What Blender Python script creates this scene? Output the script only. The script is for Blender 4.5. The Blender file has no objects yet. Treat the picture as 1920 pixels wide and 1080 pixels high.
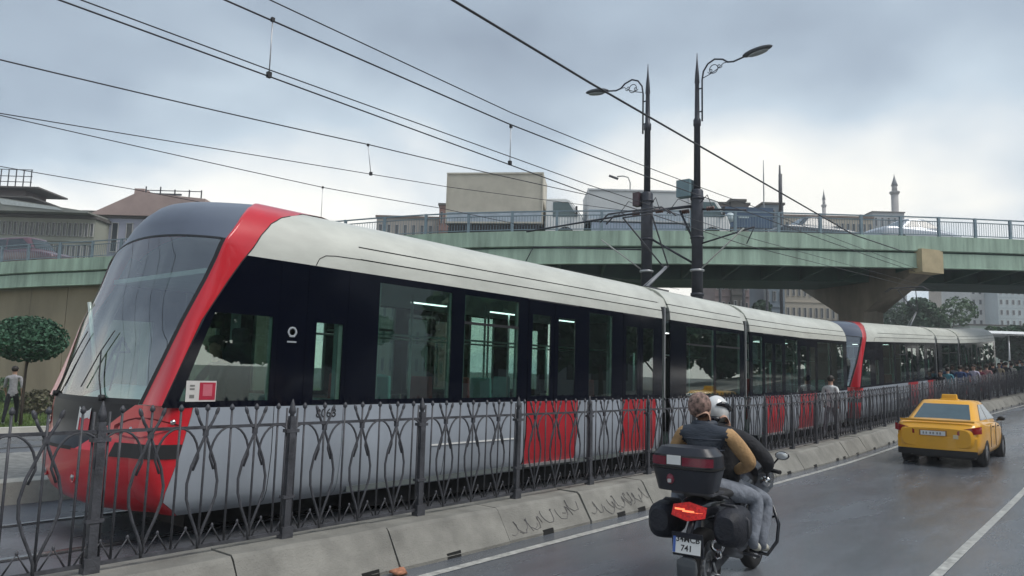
import bpy, bmesh, math, random
from mathutils import Vector, Matrix, Euler
R = math.radians
random.seed(7)
scene = bpy.context.scene
COL = scene.collection

# ------------------------------------------------------------ camera
CAM_H = 1.9
TH, PHI, ROLL, FPX = R(6.52), R(39.84), R(1.6), 1387.0
cf = Vector((-math.sin(PHI) * math.cos(TH), math.cos(PHI) * math.cos(TH), math.sin(TH)))
cr0 = Vector((math.cos(PHI), math.sin(PHI), 0)); cu0 = cr0.cross(cf)
cr = cr0 * math.cos(ROLL) + cu0 * math.sin(ROLL); cu = -cr0 * math.sin(ROLL) + cu0 * math.cos(ROLL)
cd = bpy.data.cameras.new('camera'); cam = bpy.data.objects.new('camera', cd); COL.objects.link(cam)
cd.sensor_width = 36; cd.lens = 36 * FPX / 1920; cd.clip_end = 5000; cd.clip_start = 0.05
M = Matrix((cr, cu, -cf)).transposed().to_4x4(); M.translation = (0, 0, CAM_H)
cam.matrix_world = M
scene.camera = cam
# ------------------------------------------------------------ light
SUN_EL, SUN_AZ = R(55), R(75)      # azimuth clockwise from +Y
world = bpy.data.worlds.new('World'); scene.world = world; world.use_nodes = True
nt = world.node_tree; nt.nodes.clear()
def wn(t, **k):
    n = nt.nodes.new(t)
    for a, b in k.items(): setattr(n, a, b)
    return n
wo = wn('ShaderNodeOutputWorld'); bgs = wn('ShaderNodeBackground'); bgc = wn('ShaderNodeBackground'); mixs = wn('ShaderNodeMixShader')
sky = wn('ShaderNodeTexSky', sky_type='NISHITA', sun_disc=False); sky.sun_elevation = SUN_EL; sky.sun_rotation = SUN_AZ
nt.links.new(sky.outputs[0], bgs.inputs[0]); bgs.inputs[1].default_value = 0.06
tc = wn('ShaderNodeTexCoord'); sep = wn('ShaderNodeSeparateXYZ'); nt.links.new(tc.outputs['Generated'], sep.inputs[0])
def wmath(op, a, b=None, clamp=False):
    n = wn('ShaderNodeMath', operation=op); n.use_clamp = clamp
    for i, v in enumerate((a, b)):
        if v is None: continue
        if isinstance(v, (int, float)): n.inputs[i].default_value = v
        else: nt.links.new(v, n.inputs[i])
    return n.outputs[0]
zc = wmath('ADD', wmath('MAXIMUM', sep.outputs[2], 0.0), 0.30)
cmb = wn('ShaderNodeCombineXYZ')
nt.links.new(wmath('DIVIDE', sep.outputs[0], zc), cmb.inputs[0]); nt.links.new(wmath('DIVIDE', sep.outputs[1], zc), cmb.inputs[1])
def wnoise(scale, detail, rough, dist=0, off=(0, 0, 0)):
    mp = wn('ShaderNodeMapping'); mp.inputs['Location'].default_value = off
    nt.links.new(cmb.outputs[0], mp.inputs[0])
    n = wn('ShaderNodeTexNoise'); nt.links.new(mp.outputs[0], n.inputs['Vector'])
    n.inputs['Scale'].default_value = scale; n.inputs['Detail'].default_value = detail
    n.inputs['Roughness'].default_value = rough; n.inputs['Distortion'].default_value = dist
    return n.outputs['Fac']
n1 = wnoise(0.85, 5, 0.46, 0.15, (3.1, 1.7, 0)); n2 = wnoise(2.2, 4, 0.5, 0.2, (0.4, 5.2, 0))
# elevation term: paler to the horizon
elev = wn('ShaderNodeMapRange'); nt.links.new(sep.outputs[2], elev.inputs[0])
elev.inputs[1].default_value = 0.12; elev.inputs[2].default_value = 0.42; elev.inputs[3].default_value = 0.50; elev.inputs[4].default_value = -0.30
# thin bright patch of cloud in front of the hidden sun
bx, by, bz = (cf + cr * ((1490 - 960) / FPX) - cu * ((225 - 540) / FPX)).normalized()
dot = wn('ShaderNodeVectorMath', operation='DOT_PRODUCT'); nt.links.new(tc.outputs['Generated'], dot.inputs[0]); dot.inputs[1].default_value = (bx, by, bz)
glow = wn('ShaderNodeMapRange'); nt.links.new(dot.outputs['Value'], glow.inputs[0]); glow.interpolation_type = 'SMOOTHSTEP'
glow.inputs[1].default_value = 0.925; glow.inputs[2].default_value = 1.0; glow.inputs[3].default_value = 0; glow.inputs[4].default_value = 0.36
s = wmath('ADD', wmath('MULTIPLY', n1, 2.3), wmath('MULTIPLY', n2, 0.8))
s = wmath('ADD', s, elev.outputs[0]); s = wmath('ADD', s, glow.outputs[0]); s = wmath('SUBTRACT', s, 1.08, True)
ramp = wn('ShaderNodeValToRGB'); nt.links.new(s, ramp.inputs[0])
e = ramp.color_ramp.elements
e[0].position = 0.0; e[0].color = (0.185, 0.23, 0.295, 1)
e[1].position = 1.0; e[1].color = (0.84, 0.825, 0.765, 1)
for p, c in ((0.30, (0.29, 0.355, 0.43, 1)), (0.55, (0.42, 0.50, 0.57, 1)), (0.78, (0.64, 0.67, 0.68, 1))):
    q = ramp.color_ramp.elements.new(p); q.color = c
nt.links.new(ramp.outputs[0], bgc.inputs[0]); bgc.inputs[1].default_value = 0.76
mixs.inputs[0].default_value = 0.95
nt.links.new(bgs.outputs[0], mixs.inputs[1]); nt.links.new(bgc.outputs[0], mixs.inputs[2]); nt.links.new(mixs.outputs[0], wo.inputs[0])
sl = bpy.data.lights.new('sun', 'SUN'); sl.energy = 1.5; sl.angle = R(35); sl.color = (1, 0.96, 0.9)
so = bpy.data.objects.new('sun', sl); COL.objects.link(so); so.rotation_euler = (R(90) - SUN_EL, 0, math.pi - SUN_AZ)
so.location = (0, 0, 60)
scene.view_settings.view_transform = 'Standard'; scene.view_settings.look = 'None'
scene.view_settings.exposure = 1.0; scene.view_settings.gamma = 1.0; scene.view_settings.use_curve_mapping = False
scene.cycles.max_bounces = 8; scene.cycles.transparent_max_bounces = 24; scene.cycles.glossy_bounces = 4

# ------------------------------------------------------------ helpers
def atD(px, py, D):
    d = cf + cr * ((px - 960) / FPX) - cu * ((py - 540) / FPX)
    h = -d.x * math.sin(PHI) + d.y * math.cos(PHI)
    return Vector((0, 0, CAM_H)) + d * (D / h)
def atX(px, py, X):
    d = cf + cr * ((px - 960) / FPX) - cu * ((py - 540) / FPX)
    return Vector((0, 0, CAM_H)) + d * (X / d.x)
def ipl(tab, z):
    if z <= tab[0][0]: return tab[0][1]
    for (a, b), (c, d) in zip(tab, tab[1:]):
        if z <= c: return b + (d - b) * (z - a) / (c - a)
    return tab[-1][1]
def rise(y):
    if y < 14: return 0.0
    if y < 29.6: return 0.0016 * (y - 14) ** 2
    return 0.389 + 0.05 * (min(y, 95) - 29.6)
def shift(y):
    if y < 24: return 0.0
    if y < 36.5: return 0.004 * (y - 24) ** 2
    return 0.625 + 0.1 * (min(y, 160) - 36.5)
def W(x, y, z): return Vector((x + shift(y), y, z + rise(y)))

MATS = {}
def mat(name, col, rough=0.5, metal=0.0, var=0.12, scale=6.0, bump=0.0, bscale=40.0, coat=0.0, spec=0.5, emit=None, rvar=0.0, stretch=None):
    if name in MATS: return MATS[name]
    m = bpy.data.materials.new(name); m.use_nodes = True; MATS[name] = m
    t = m.node_tree; b = t.nodes['Principled BSDF']
    b.inputs['Roughness'].default_value = rough; b.inputs['Metallic'].default_value = metal
    b.inputs['Specular IOR Level'].default_value = spec; b.inputs['Coat Weight'].default_value = coat; b.inputs['Coat Roughness'].default_value = 0.06
    co = t.nodes.new('ShaderNodeTexCoord'); src = co.outputs['Object']
    if stretch:
        mp = t.nodes.new('ShaderNodeMapping'); mp.inputs['Scale'].default_value = stretch; t.links.new(src, mp.inputs[0]); src = mp.outputs[0]
    n = t.nodes.new('ShaderNodeTexNoise'); n.inputs['Scale'].default_value = scale; n.inputs['Detail'].default_value = 6; n.inputs['Roughness'].default_value = 0.6
    t.links.new(src, n.inputs['Vector'])
    r = t.nodes.new('ShaderNodeValToRGB'); t.links.new(n.outputs['Fac'], r.inputs[0])
    r.color_ramp.elements[0].position = 0.3; r.color_ramp.elements[1].position = 0.7
    r.color_ramp.elements[0].color = tuple(c * (1 - var) for c in col) + (1,); r.color_ramp.elements[1].color = tuple(min(1, c * (1 + var)) for c in col) + (1,)
    t.links.new(r.outputs[0], b.inputs['Base Color'])
    if rvar:
        mr = t.nodes.new('ShaderNodeMapRange'); t.links.new(n.outputs['Fac'], mr.inputs[0])
        mr.inputs[1].default_value = 0.35; mr.inputs[2].default_value = 0.65; mr.inputs[3].default_value = rough - rvar; mr.inputs[4].default_value = rough + rvar
        t.links.new(mr.outputs[0], b.inputs['Roughness'])
    if bump:
        n2 = t.nodes.new('ShaderNodeTexNoise'); n2.inputs['Scale'].default_value = bscale; n2.inputs['Detail'].default_value = 5; t.links.new(src, n2.inputs['Vector'])
        bp = t.nodes.new('ShaderNodeBump'); bp.inputs['Strength'].default_value = bump; bp.inputs['Distance'].default_value = 0.02
        t.links.new(n2.outputs['Fac'], bp.inputs['Height']); t.links.new(bp.outputs[0], b.inputs['Normal'])
    if emit:
        b.inputs['Emission Color'].default_value = (*emit[0], 1); b.inputs['Emission Strength'].default_value = emit[1]
    return m
def glass(name, tint, refl=1.0, rough=0.0, base=0.07):
    if name in MATS: return MATS[name]
    m = bpy.data.materials.new(name); m.use_nodes = True; MATS[name] = m
    t = m.node_tree; t.nodes.clear()
    o = t.nodes.new('ShaderNodeOutputMaterial'); tr = t.nodes.new('ShaderNodeBsdfTransparent'); gl = t.nodes.new('ShaderNodeBsdfGlossy'); mx = t.nodes.new('ShaderNodeMixShader')
    tr.inputs[0].default_value = (*tint, 1); gl.inputs['Roughness'].default_value = rough; gl.inputs[0].default_value = (refl, refl, refl, 1)
    f = t.nodes.new('ShaderNodeLayerWeight'); f.inputs['Blend'].default_value = 0.5
    mr = t.nodes.new('ShaderNodeMapRange'); t.links.new(f.outputs['Facing'], mr.inputs[0])
    mr.inputs[3].default_value = base; mr.inputs[4].default_value = 0.5
    pw = t.nodes.new('ShaderNodeMath'); pw.operation = 'POWER'; t.links.new(f.outputs['Facing'], pw.inputs[0]); pw.inputs[1].default_value = 3.0
    t.links.new(pw.outputs[0], mr.inputs[0])
    t.links.new(mr.outputs[0], mx.inputs[0]); t.links.new(tr.outputs[0], mx.inputs[1]); t.links.new(gl.outputs[0], mx.inputs[2]); t.links.new(mx.outputs[0], o.inputs[0])
    return m

class MB:
    def __init__(s): s.v = []; s.f = []; s.m = []; s.sm = []; s.cm = 0
    def add(s, vs, fs, smooth=False):
        o = len(s.v); s.v += [tuple(v) for v in vs]
        for f in fs: s.f.append(tuple(i + o for i in f)); s.m.append(s.cm); s.sm.append(smooth)
        return s
    def box(s, c, d, rot=None, taper=None):
        x, y, z = (k / 2 for k in d); c = Vector(c); vs = []
        for sx, sy, sz in ((-1,-1,-1),(1,-1,-1),(1,1,-1),(-1,1,-1),(-1,-1,1),(1,-1,1),(1,1,1),(-1,1,1)):
            tx = ty = 1
            if taper and sz > 0: tx, ty = taper
            v = Vector((sx * x * tx, sy * y * ty, sz * z))
            if rot: v = rot @ v
            vs.append(c + v)
        return s.add(vs, [(0,3,2,1),(4,5,6,7),(0,1,5,4),(1,2,6,5),(2,3,7,6),(3,0,4,7)])
    def box2(s, a, b):
        return s.box([(p + q) / 2 for p, q in zip(a, b)], [abs(q - p) for p, q in zip(a, b)])
    def hexa(s, p):      # 8 points: bottom ring 0-3, top ring 4-7
        return s.add(p, [(0,3,2,1),(4,5,6,7),(0,1,5,4),(1,2,6,5),(2,3,7,6),(3,0,4,7)])
    def bar(s, p, q, w, h=None, up=(0, 0, 1)):
        h = h or w; p = Vector(p); q = Vector(q); d = (q - p).normalized(); up = Vector(up)
        if abs(d.dot(up)) > 0.98: up = Vector((0, 1, 0))
        a = d.cross(up).normalized() * w / 2; b = a.cross(d).normalized() * h / 2
        return s.hexa([p - a - b, p + a - b, p + a + b, p - a + b, q - a - b, q + a - b, q + a + b, q - a + b])
    def tube(s, pts, r, n=8, caps=True, closed=False):
        pts = [Vector(p) for p in pts]; N = len(pts); rr = r if isinstance(r, (list, tuple)) else [r] * N
        vs = []; prev = None
        for i, p in enumerate(pts):
            if closed: d = pts[(i + 1) % N] - pts[i - 1]
            else: d = pts[min(i + 1, N - 1)] - pts[max(i - 1, 0)]
            d.normalize()
            if prev is None:
                a = d.cross(Vector((0, 0, 1)))
                if a.length < 0.05: a = d.cross(Vector((0, 1, 0)))
            else: a = prev - d * prev.dot(d)
            a.normalize(); prev = a; b = d.cross(a)
            for k in range(n):
                t = 2 * math.pi * k / n; vs.append(p + (a * math.cos(t) + b * math.sin(t)) * rr[i])
        fs = []
        for i in range(N if closed else N - 1):
            j = (i + 1) % N
            for k in range(n): fs.append((i * n + k, i * n + (k + 1) % n, j * n + (k + 1) % n, j * n + k))
        s.add(vs, fs, True)
        if caps and not closed:
            o = len(s.v) - len(vs)
            for f in (tuple(o + k for k in reversed(range(n))), tuple(o + (N - 1) * n + k for k in range(n))):
                s.f.append(f); s.m.append(s.cm); s.sm.append(False)
        return s
    def lathe(s, c, prof, n=12, axis='z', caps=True):
        c = Vector(c); vs = []
        for r, h in prof:
            for k in range(n):
                t = 2 * math.pi * k / n; a, b = r * math.cos(t), r * math.sin(t)
                vs.append(c + (Vector((a, b, h)) if axis == 'z' else Vector((h, a, b)) if axis == 'x' else Vector((a, h, b))))
        fs = [(i * n + k, i * n + (k + 1) % n, (i + 1) * n + (k + 1) % n, (i + 1) * n + k) for i in range(len(prof) - 1) for k in range(n)]
        if caps: fs += [tuple(reversed(range(n))), tuple((len(prof) - 1) * n + k for k in range(n))]
        return s.add(vs, fs, True)
    def ell(s, c, rad, nu=12, nv=8, rot=None, f=None, vmin=-90, vmax=90):
        vs = []
        for j in range(nv + 1):
            ph = R(vmin + (vmax - vmin) * j / nv)
            for k in range(nu):
                t = 2 * math.pi * k / nu
                v = Vector((math.cos(ph) * math.cos(t) * rad[0], math.cos(ph) * math.sin(t) * rad[1], math.sin(ph) * rad[2]))
                if f: v = f(v)
                if rot: v = rot @ v
                vs.append(Vector(c) + v)
        return s.add(vs, [(j * nu + k, j * nu + (k + 1) % nu, (j + 1) * nu + (k + 1) % nu, (j + 1) * nu + k) for j in range(nv) for k in range(nu)], True)
    def grid(s, rows, smooth=True, close=False):
        n = len(rows[0]); vs = [v for r in rows for v in r]
        K = n if close else n - 1
        return s.add(vs, [(i * n + k, i * n + (k + 1) % n, (i + 1) * n + (k + 1) % n, (i + 1) * n + k) for i in range(len(rows) - 1) for k in range(K)], smooth)
    def prism(s, poly, a, b):       # poly list of Vectors, extruded by vector
        n = len(poly); o = Vector(b); vs = [Vector(p) + Vector(a) for p in poly] + [Vector(p) + o for p in poly]
        return s.add(vs, [tuple(reversed(range(n))), tuple(range(n, 2 * n))] + [(k, (k + 1) % n, n + (k + 1) % n, n + k) for k in range(n)])
    def build(s, name, m, parent=None, vf=None, bevel=0, sub=0, auto=None):
        me = bpy.data.meshes.new(name)
        vs = [vf(Vector(v)) for v in s.v] if vf else s.v
        me.from_pydata([tuple(v) for v in vs], [], s.f); me.update()
        for q in (m if isinstance(m, (list, tuple)) else [m]): me.materials.append(q)
        me.polygons.foreach_set('material_index', s.m); me.polygons.foreach_set('use_smooth', s.sm)
        o = bpy.data.objects.new(name, me); COL.objects.link(o)
        if parent: o.parent = parent
        if bevel:
            md = o.modifiers.new('b', 'BEVEL'); md.width = bevel; md.segments = 2; md.limit_method = 'ANGLE'
        if sub:
            md = o.modifiers.new('s', 'SUBSURF'); md.levels = md.render_levels = sub
        return o
def tag(o, label=None, cat=None, group=None, kind=None):
    if label: o['label'] = label
    if cat: o['category'] = cat
    if group: o['group'] = group
    if kind: o['kind'] = kind
    return o
def empty(name, loc=(0, 0, 0), rz=0, label=None, cat=None, group=None, kind=None):
    o = bpy.data.objects.new(name, None); COL.objects.link(o); o.location = loc; o.rotation_euler = (0, 0, rz); o.empty_display_size = 0.2
    return tag(o, label, cat, group, kind)
def kids(o): return [c for c in bpy.data.objects if c.parent == o]
def copy_tree(o, parent=None, _k=None):
    if _k is None:
        _k = {}
        for c in bpy.data.objects:
            if c.parent: _k.setdefault(c.parent.name, []).append(c)
    c = o.copy(); COL.objects.link(c); c.parent = parent
    for ch in _k.get(o.name, []): copy_tree(ch, c, _k)
    return c
def dup(o, parent): c = o.copy(); COL.objects.link(c); c.parent = parent; return c
def text(body, size, m, parent, loc, rot, name='lettering', ext=0.002, align='CENTER', bold=0.0):
    cu_ = bpy.data.curves.new(name, 'FONT'); cu_.body = body; cu_.size = size; cu_.align_x = align; cu_.align_y = 'CENTER'; cu_.extrude = ext; cu_.offset = bold
    cu_.resolution_u = 3
    o = bpy.data.objects.new(name, cu_); COL.objects.link(o)
    bpy.context.view_layer.update()
    me = bpy.data.meshes.new_from_object(o.evaluated_get(bpy.context.evaluated_depsgraph_get())); me.name = name
    bpy.data.objects.remove(o)
    o = bpy.data.objects.new(name, me); COL.objects.link(o); me.materials.clear(); me.materials.append(m)
    o.parent = parent; o.location = loc; o.rotation_euler = rot
    return o

# ------------------------------------------------------------ shared materials
m_iron = mat('painted_iron', (0.058, 0.06, 0.07), 0.55, 0.1, 0.45, 9, 0.3, 60)
m_concrete = mat('old_concrete', (0.215, 0.21, 0.19), 0.7, 0, 0.30, 2.2, 0.5, 60)
m_concrete2 = mat('pale_concrete', (0.42, 0.41, 0.37), 0.8, 0, 0.2, 2.5, 0.4, 50)
m_black = mat('black_rubber', (0.012, 0.012, 0.013), 0.6, 0, 0.2, 10)
m_blackgloss = mat('black_gloss', (0.012, 0.013, 0.018), 0.18, 0, 0.1, 10)
m_chrome = mat('chrome', (0.6, 0.6, 0.6), 0.2, 1.0, 0.05)
m_alu = mat('bare_metal', (0.45, 0.46, 0.47), 0.4, 0.7, 0.1)
m_white = mat('white_paint', (0.72, 0.73, 0.72), 0.45, 0, 0.06, 4)
m_skin = mat('skin', (0.42, 0.25, 0.18), 0.55, 0, 0.08)
m_hair = mat('dark_hair', (0.02, 0.015, 0.012), 0.6, 0, 0.3, 40)
m_wire = mat('wire', (0.03, 0.03, 0.035), 0.5, 0.3)
# ------------------------------------------------------------ ground
def sheet(name, x0, x1, z, m, ys, nx=1, xs=None, kind='structure', dip=0.0, parent=None):
    xs = xs or [x0 + (x1 - x0) * i / nx for i in range(nx + 1)]
    b = MB(); b.grid([[W(x, y, z) for x in xs] for y in ys], True)
    o = b.build(name, m, parent)
    if not parent: tag(o, kind=kind)
    return o
YS = [-14, -6, 0, 6, 12] + [14 + 1.5 * i for i in range(60)]
def asphalt():
    m = mat('wet_asphalt', (0.115, 0.126, 0.145), 0.4, 0, 0.30, 0.8, 0.16, 220, stretch=(1, .3, 1))
    t = m.node_tree; b = t.nodes['Principled BSDF']
    co = t.nodes['Texture Coordinate']
    mp = t.nodes.new('ShaderNodeMapping'); mp.inputs['Scale'].default_value = (1.0, 0.22, 1); t.links.new(co.outputs['Object'], mp.inputs[0])
    n = t.nodes.new('ShaderNodeTexNoise'); n.inputs['Scale'].default_value = 1.3; n.inputs['Detail'].default_value = 7; n.inputs['Roughness'].default_value = 0.62; t.links.new(mp.outputs[0], n.inputs['Vector'])
    mr = t.nodes.new('ShaderNodeMapRange'); t.links.new(n.outputs['Fac'], mr.inputs[0]); mr.inputs[1].default_value = 0.38; mr.inputs[2].default_value = 0.62; mr.inputs[3].default_value = 0.06; mr.inputs[4].default_value = 0.32
    t.links.new(mr.outputs[0], b.inputs['Roughness'])
    # aggregate speckle
    v = t.nodes.new('ShaderNodeTexNoise'); v.inputs['Scale'].default_value = 90; v.inputs['Detail'].default_value = 3; t.links.new(co.outputs['Object'], v.inputs['Vector'])
    old = b.inputs['Base Color'].links[0].from_socket
    mx = t.nodes.new('ShaderNodeMix'); mx.data_type = 'RGBA'; mx.blend_type = 'MULTIPLY'; mx.inputs[0].default_value = 1.0
    rr = t.nodes.new('ShaderNodeMapRange'); t.links.new(v.outputs['Fac'], rr.inputs[0]); rr.inputs[1].default_value = 0.3; rr.inputs[2].default_value = 0.7; rr.inputs[3].default_value = 0.6; rr.inputs[4].default_value = 1.4
    t.links.new(old, mx.inputs[6]); t.links.new(rr.outputs[0], mx.inputs[7]); t.links.new(mx.outputs[2], b.inputs['Base Color'])
    return m
m_asph = asphalt()
m_trackbed = mat('damp_track_paving', (0.11, 0.115, 0.13), 0.33, 0, 0.25, 1.6, 0.4, 90, rvar=0.12)
m_dirt = mat('bare_ground', (0.10, 0.10, 0.085), 0.9, 0, 0.3, 0.4)
m_grassbase = mat('turf', (0.055, 0.085, 0.025), 0.95, 0, 0.4, 1.2, 0.6, 30)
m_line = mat('worn_road_paint', (0.38, 0.38, 0.36), 0.45, 0, 0.45, 9, 0.2, 80)
g = MB(); g.add([(-1500, -1500, -0.15), (1500, -1500, -0.15), (1500, 1500, -0.15), (-1500, 1500, -0.15)], [(0, 1, 2, 3)])
tag(g.build('ground', m_dirt), kind='structure')
sheet('road', -5.5, 4.2, 0.0, m_asph, YS, 8)
sheet('lane_line', -5.18, -5.08, 0.004, m_line, YS)
sheet('centre_line', -1.64, -1.54, 0.004, m_line, YS)
sheet('pavement', 4.2, 9.0, 0.14, m_concrete, YS, 2)
b = MB(); b.grid([[W(4.2, y, -.1), W(4.2, y, .14)] for y in YS], False); b.grid([[W(4.2, y, .144), W(4.42, y, .144)] for y in YS], False)
tag(b.build('kerb_stones', m_concrete2), kind='structure')
sheet('track_bed', -9.84, -5.6, 0.25, m_trackbed, YS, 4)
# grooved rails: bright head with a dark groove each side, children of nothing (setting)
m_rail = mat('worn_steel_rail', (0.42, 0.42, 0.43), 0.25, 0.9, 0.1, 3)
m_groove = mat('rail_groove', (0.02, 0.02, 0.022), 0.6)
for cx in (-7.925, -15.3):
    for sx in (-0.7175, 0.7175):
        x = cx + sx; b = MB()
        b.grid([[W(x - .035, y, .262), W(x + .035, y, .262)] for y in YS], False)
        b.grid([[W(x - .035, y, .24), W(x - .035, y, .262)] for y in YS], False)
        b.grid([[W(x + .035, y, .262), W(x + .035, y, .24)] for y in YS], False)
        b.cm = 1; b.grid([[W(x + .036, y, .2545), W(x + .085, y, .2545)] for y in YS], False)
        tag(b.build('rail', [m_rail, m_groove]), kind='structure')
# raised strip between the tracks
b = MB(); b.grid([[W(-9.84, y, .2), W(-9.86, y, .5), W(-9.98, y, .53), W(-9.985, y, .53)] for y in YS], False)
tag(b.build('median_kerb', m_concrete2), kind='structure')
sheet('median_strip', -12.7, -9.985, 0.528, mat('rough_paving', (0.2, 0.2, 0.19), .8, 0, .35, 9, .8, 25), YS, 3)
b = MB(); b.grid([[W(-12.7, y, .528), W(-12.72, y, .2)] for y in YS], False); tag(b.build('median_edge', m_concrete2), kind='structure')
sheet('far_track_bed', -18.6, -12.71, 0.25, m_trackbed, YS, 3)
b = MB(); b.grid([[W(-18.6, y, .2), W(-18.6, y, .42), W(-18.85, y, .42), W(-18.85, y, .3)] for y in YS], False)
tag(b.build('lawn_kerb', m_concrete2), kind='structure')
def lawnz(x, y):
    k = min(1, max(0, (-18.85 - x) / 4.2)); k = k * k * (3 - 2 * k)
    return .33 - .40 * k + .03 * math.sin(x * .7 + y * .9) * k + rise(y) * (1 - k)
b = MB(); b.grid([[Vector((x, y, lawnz(x, y))) for x in (-60, -50, -44, -38, -34, -30, -27, -24, -22, -20.5, -19.4, -18.85)] for y in [-14 + 2 * i for i in range(50)]])
tag(b.build('lawn', m_grassbase), kind='structure')
# grass blades on the visible part of the lawn
rnd = random.Random(3); b = MB()
for i in range(26000):
    x = -19 - 22 * rnd.random() ** 1.3; y = 1.5 + 16 * rnd.random()
    px = x / -math.sin(PHI)
    h = 0.06 + 0.10 * rnd.random(); a = rnd.random() * 6.28; w = .02 + .02 * rnd.random()
    z = lawnz(x, y)
    dx, dy = math.cos(a) * w, math.sin(a) * w; lx, ly = rnd.uniform(-.05, .05), rnd.uniform(-.05, .05)
    b.add([(x - dx, y - dy, z - .01), (x + dx, y + dy, z - .01), (x + lx, y + ly, z + h)], [(0, 1, 2)])
tag(b.build('grass', mat('grass_blades', (0.09, 0.14, 0.035), .8, 0, .5, 3)), kind='stuff', label='short green grass on the lawn beside the tram track', cat='grass')
# ------------------------------------------------------------ concrete kerb of separate blocks under the fence
STEP = 1.63; Y0F = 2.36
kerb = empty('concrete_kerb', (0, 0, 0), kind='structure')
rnd = random.Random(11)
m_graf = mat('faded_graffiti', (0.135, 0.13, 0.135), .8, 0, .3, 8)
m_slot = mat('drain_dark', (0.01, 0.01, 0.01), .9)
for k in range(-2, 52):
    ya, yb = 3.33 + STEP * k + .008, 3.33 + STEP * (k + 1) - .008
    b = MB(); j = rnd.uniform(-.014, .014); jz = rnd.uniform(-.012, .008)
    prof = [(-5.42 + j, -.05), (-5.42 + j, .03), (-5.615 + j, .345 + jz), (-5.65 + j, .372 + jz), (-5.98, .372 + jz), (-5.98, .0)]
    N = 6; rows = []
    for i in range(N + 1):
        y = ya + (yb - ya) * i / N
        rows.append([W(p[0] + rnd.uniform(-.004, .004), y, p[1] + (rnd.uniform(-.006, .004) if q in (2, 3) else 0)) for q, p in enumerate(prof)])
    b.grid(rows, False)
    n = len(prof); b.add(rows[0], [tuple(range(n))]); b.add(rows[-1], [tuple(reversed(range(n)))])
    o = b.build('kerb_block', m_concrete, kerb)
    if k < 26:
        ym = ya + .62; b = MB()
        for yy in ((ym, ) if k % 3 else (ym, ym + .55)):
            b.hexa([W(-5.43 + j, yy, .0), W(-5.412 + j, yy, .0), W(-5.412 + j, yy + .2, .0), W(-5.43 + j, yy + .2, .0), W(-5.44 + j, yy, .055), W(-5.425 + j, yy, .055), W(-5.425 + j, yy + .2, .06), W(-5.44 + j, yy + .2, .06)])
        b.build('drain_slot', m_slot, o)
    if k in (-1, 2, 3):
        b = MB(); y = ya + .1
        while y < yb - .25:
            pts = []; s_ = rnd.uniform(.25, .75); L = rnd.uniform(.16, .34); ph = rnd.uniform(0, 6)
            for i in range(14):
                t = i / 13; u = s_ + .22 * math.sin(ph + t * rnd.uniform(7, 9)); u = min(.93, max(.07, u))
                pts.append(W(-5.42 - .195 * u + .006 + j, y + L * t + .05 * math.cos(ph + 9 * t), .03 + .315 * u + .004 + jz))
            b.tube(pts, .0035, 4); y += rnd.uniform(.12, .34)
        b.build('graffiti', m_graf, o)
sheet('kerb_backfill', -6.3, -5.985, 0.335, m_concrete, YS)

# crumpled paper scrap in the gutter
b = MB(); rnd = random.Random(9)
b.ell((0, 0, .03), (.07, .09, .035), 9, 6, f=lambda v: v * rnd.uniform(.7, 1.25)); o = b.build('paper_scrap', mat('scrap_orange', (.38, .17, .10), .8, 0, .4, 30)); o.location = (-5.33, 4.86, 0.0)
tag(o, 'small crumpled orange-brown scrap lying in the gutter against the kerb', 'litter')
# ------------------------------------------------------------ ornamental fence
FX = -5.90; FZ = .335
fence = empty('ornamental_fence', (FX, 0, 0), label='dark grey wrought iron fence with tulip scrolls between the road and the trams', cat='fence')
def arcpts(f, n): return [f(i / (n - 1)) for i in range(n)]
def mesh_of(mb, name): 
    o = mb.build(name, m_iron); me = o.data; bpy.data.objects.remove(o); return me
def bpost():
    b = MB()
    b.box((0, 0, .54), (.062, .062, 1.08)); b.box((0, 0, .07), (.09, .11, .14)); b.box((0, 0, .985), (.07, .13, .03)); b.box((0, 0, 1.09), (.05, .05, .05)); 
    for s in (-1, 1): b.tube([(0, s * .055, .1), (0, s * .055, 1.19)], .009, 6)
    b.box((0, 0, .40), (.075, .12, .025))
    return mesh_of(b, 'post')
def bfinial():
    b = MB(); b.lathe((0, 0, 1.1), [(.022, 0), (.020, .03), (.034, .05), (.03, .08), (.016, .13), (.004, .17)], 8)
    return mesh_of(b, 'finial')
def bpicket():
    b = MB(); b.tube([(0, 0, .08), (0, 0, 1.18)], .0095, 6); b.lathe((0, 0, 1.18), [(.0095, 0), (.02, .012), (.02, .03), (.005, .055)], 6)
    return mesh_of(b, 'picket')
def btulip():
    b = MB()
    for s in (-1, 1):
        pts = [(0, s * .075, 1.15), (0, s * .055, 1.10), (0, s * .01, 1.02), (0, -s * .02, .95), (0, -s * .055, .86), (0, -s * .105, .74), (0, -s * .135, .60), (0, -s * .128, .48), (0, -s * .09, .36), (0, -s * .04, .24), (0, -s * .012, .16), (0, -s * .008, .08)]
        b.tube([(s * .008, p[1], p[2]) for p in pts], .0115, 6)
        b.ell((s * .008, s * .085, 1.175), (.014, .018, .04), 8, 5, rot=Matrix.Rotation(-s * .35, 3, 'X'))
    b.box((0, 0, 1.0), (.035, .035, .05))
    return mesh_of(b, 'tulip_scroll')
def barch():
    b = MB(); A = .175
    pts = [(0, -A * math.cos(t), .80 + .245 * math.sin(t)) for t in [math.pi * i / 12 for i in range(13)]]
    pts = [(0, -A * .78, .70)] + pts + [(0, A * .78, .70)]
    b.tube(pts, .0095, 6); return mesh_of(b, 'arch')
def bspear():
    b = MB(); b.tube([(0, -.09, .09), (0, 0, .24), (0, .09, .09)], .008, 5); b.ell((0, 0, .245), (.012, .012, .02), 6, 4); return mesh_of(b, 'chevron')
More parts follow.
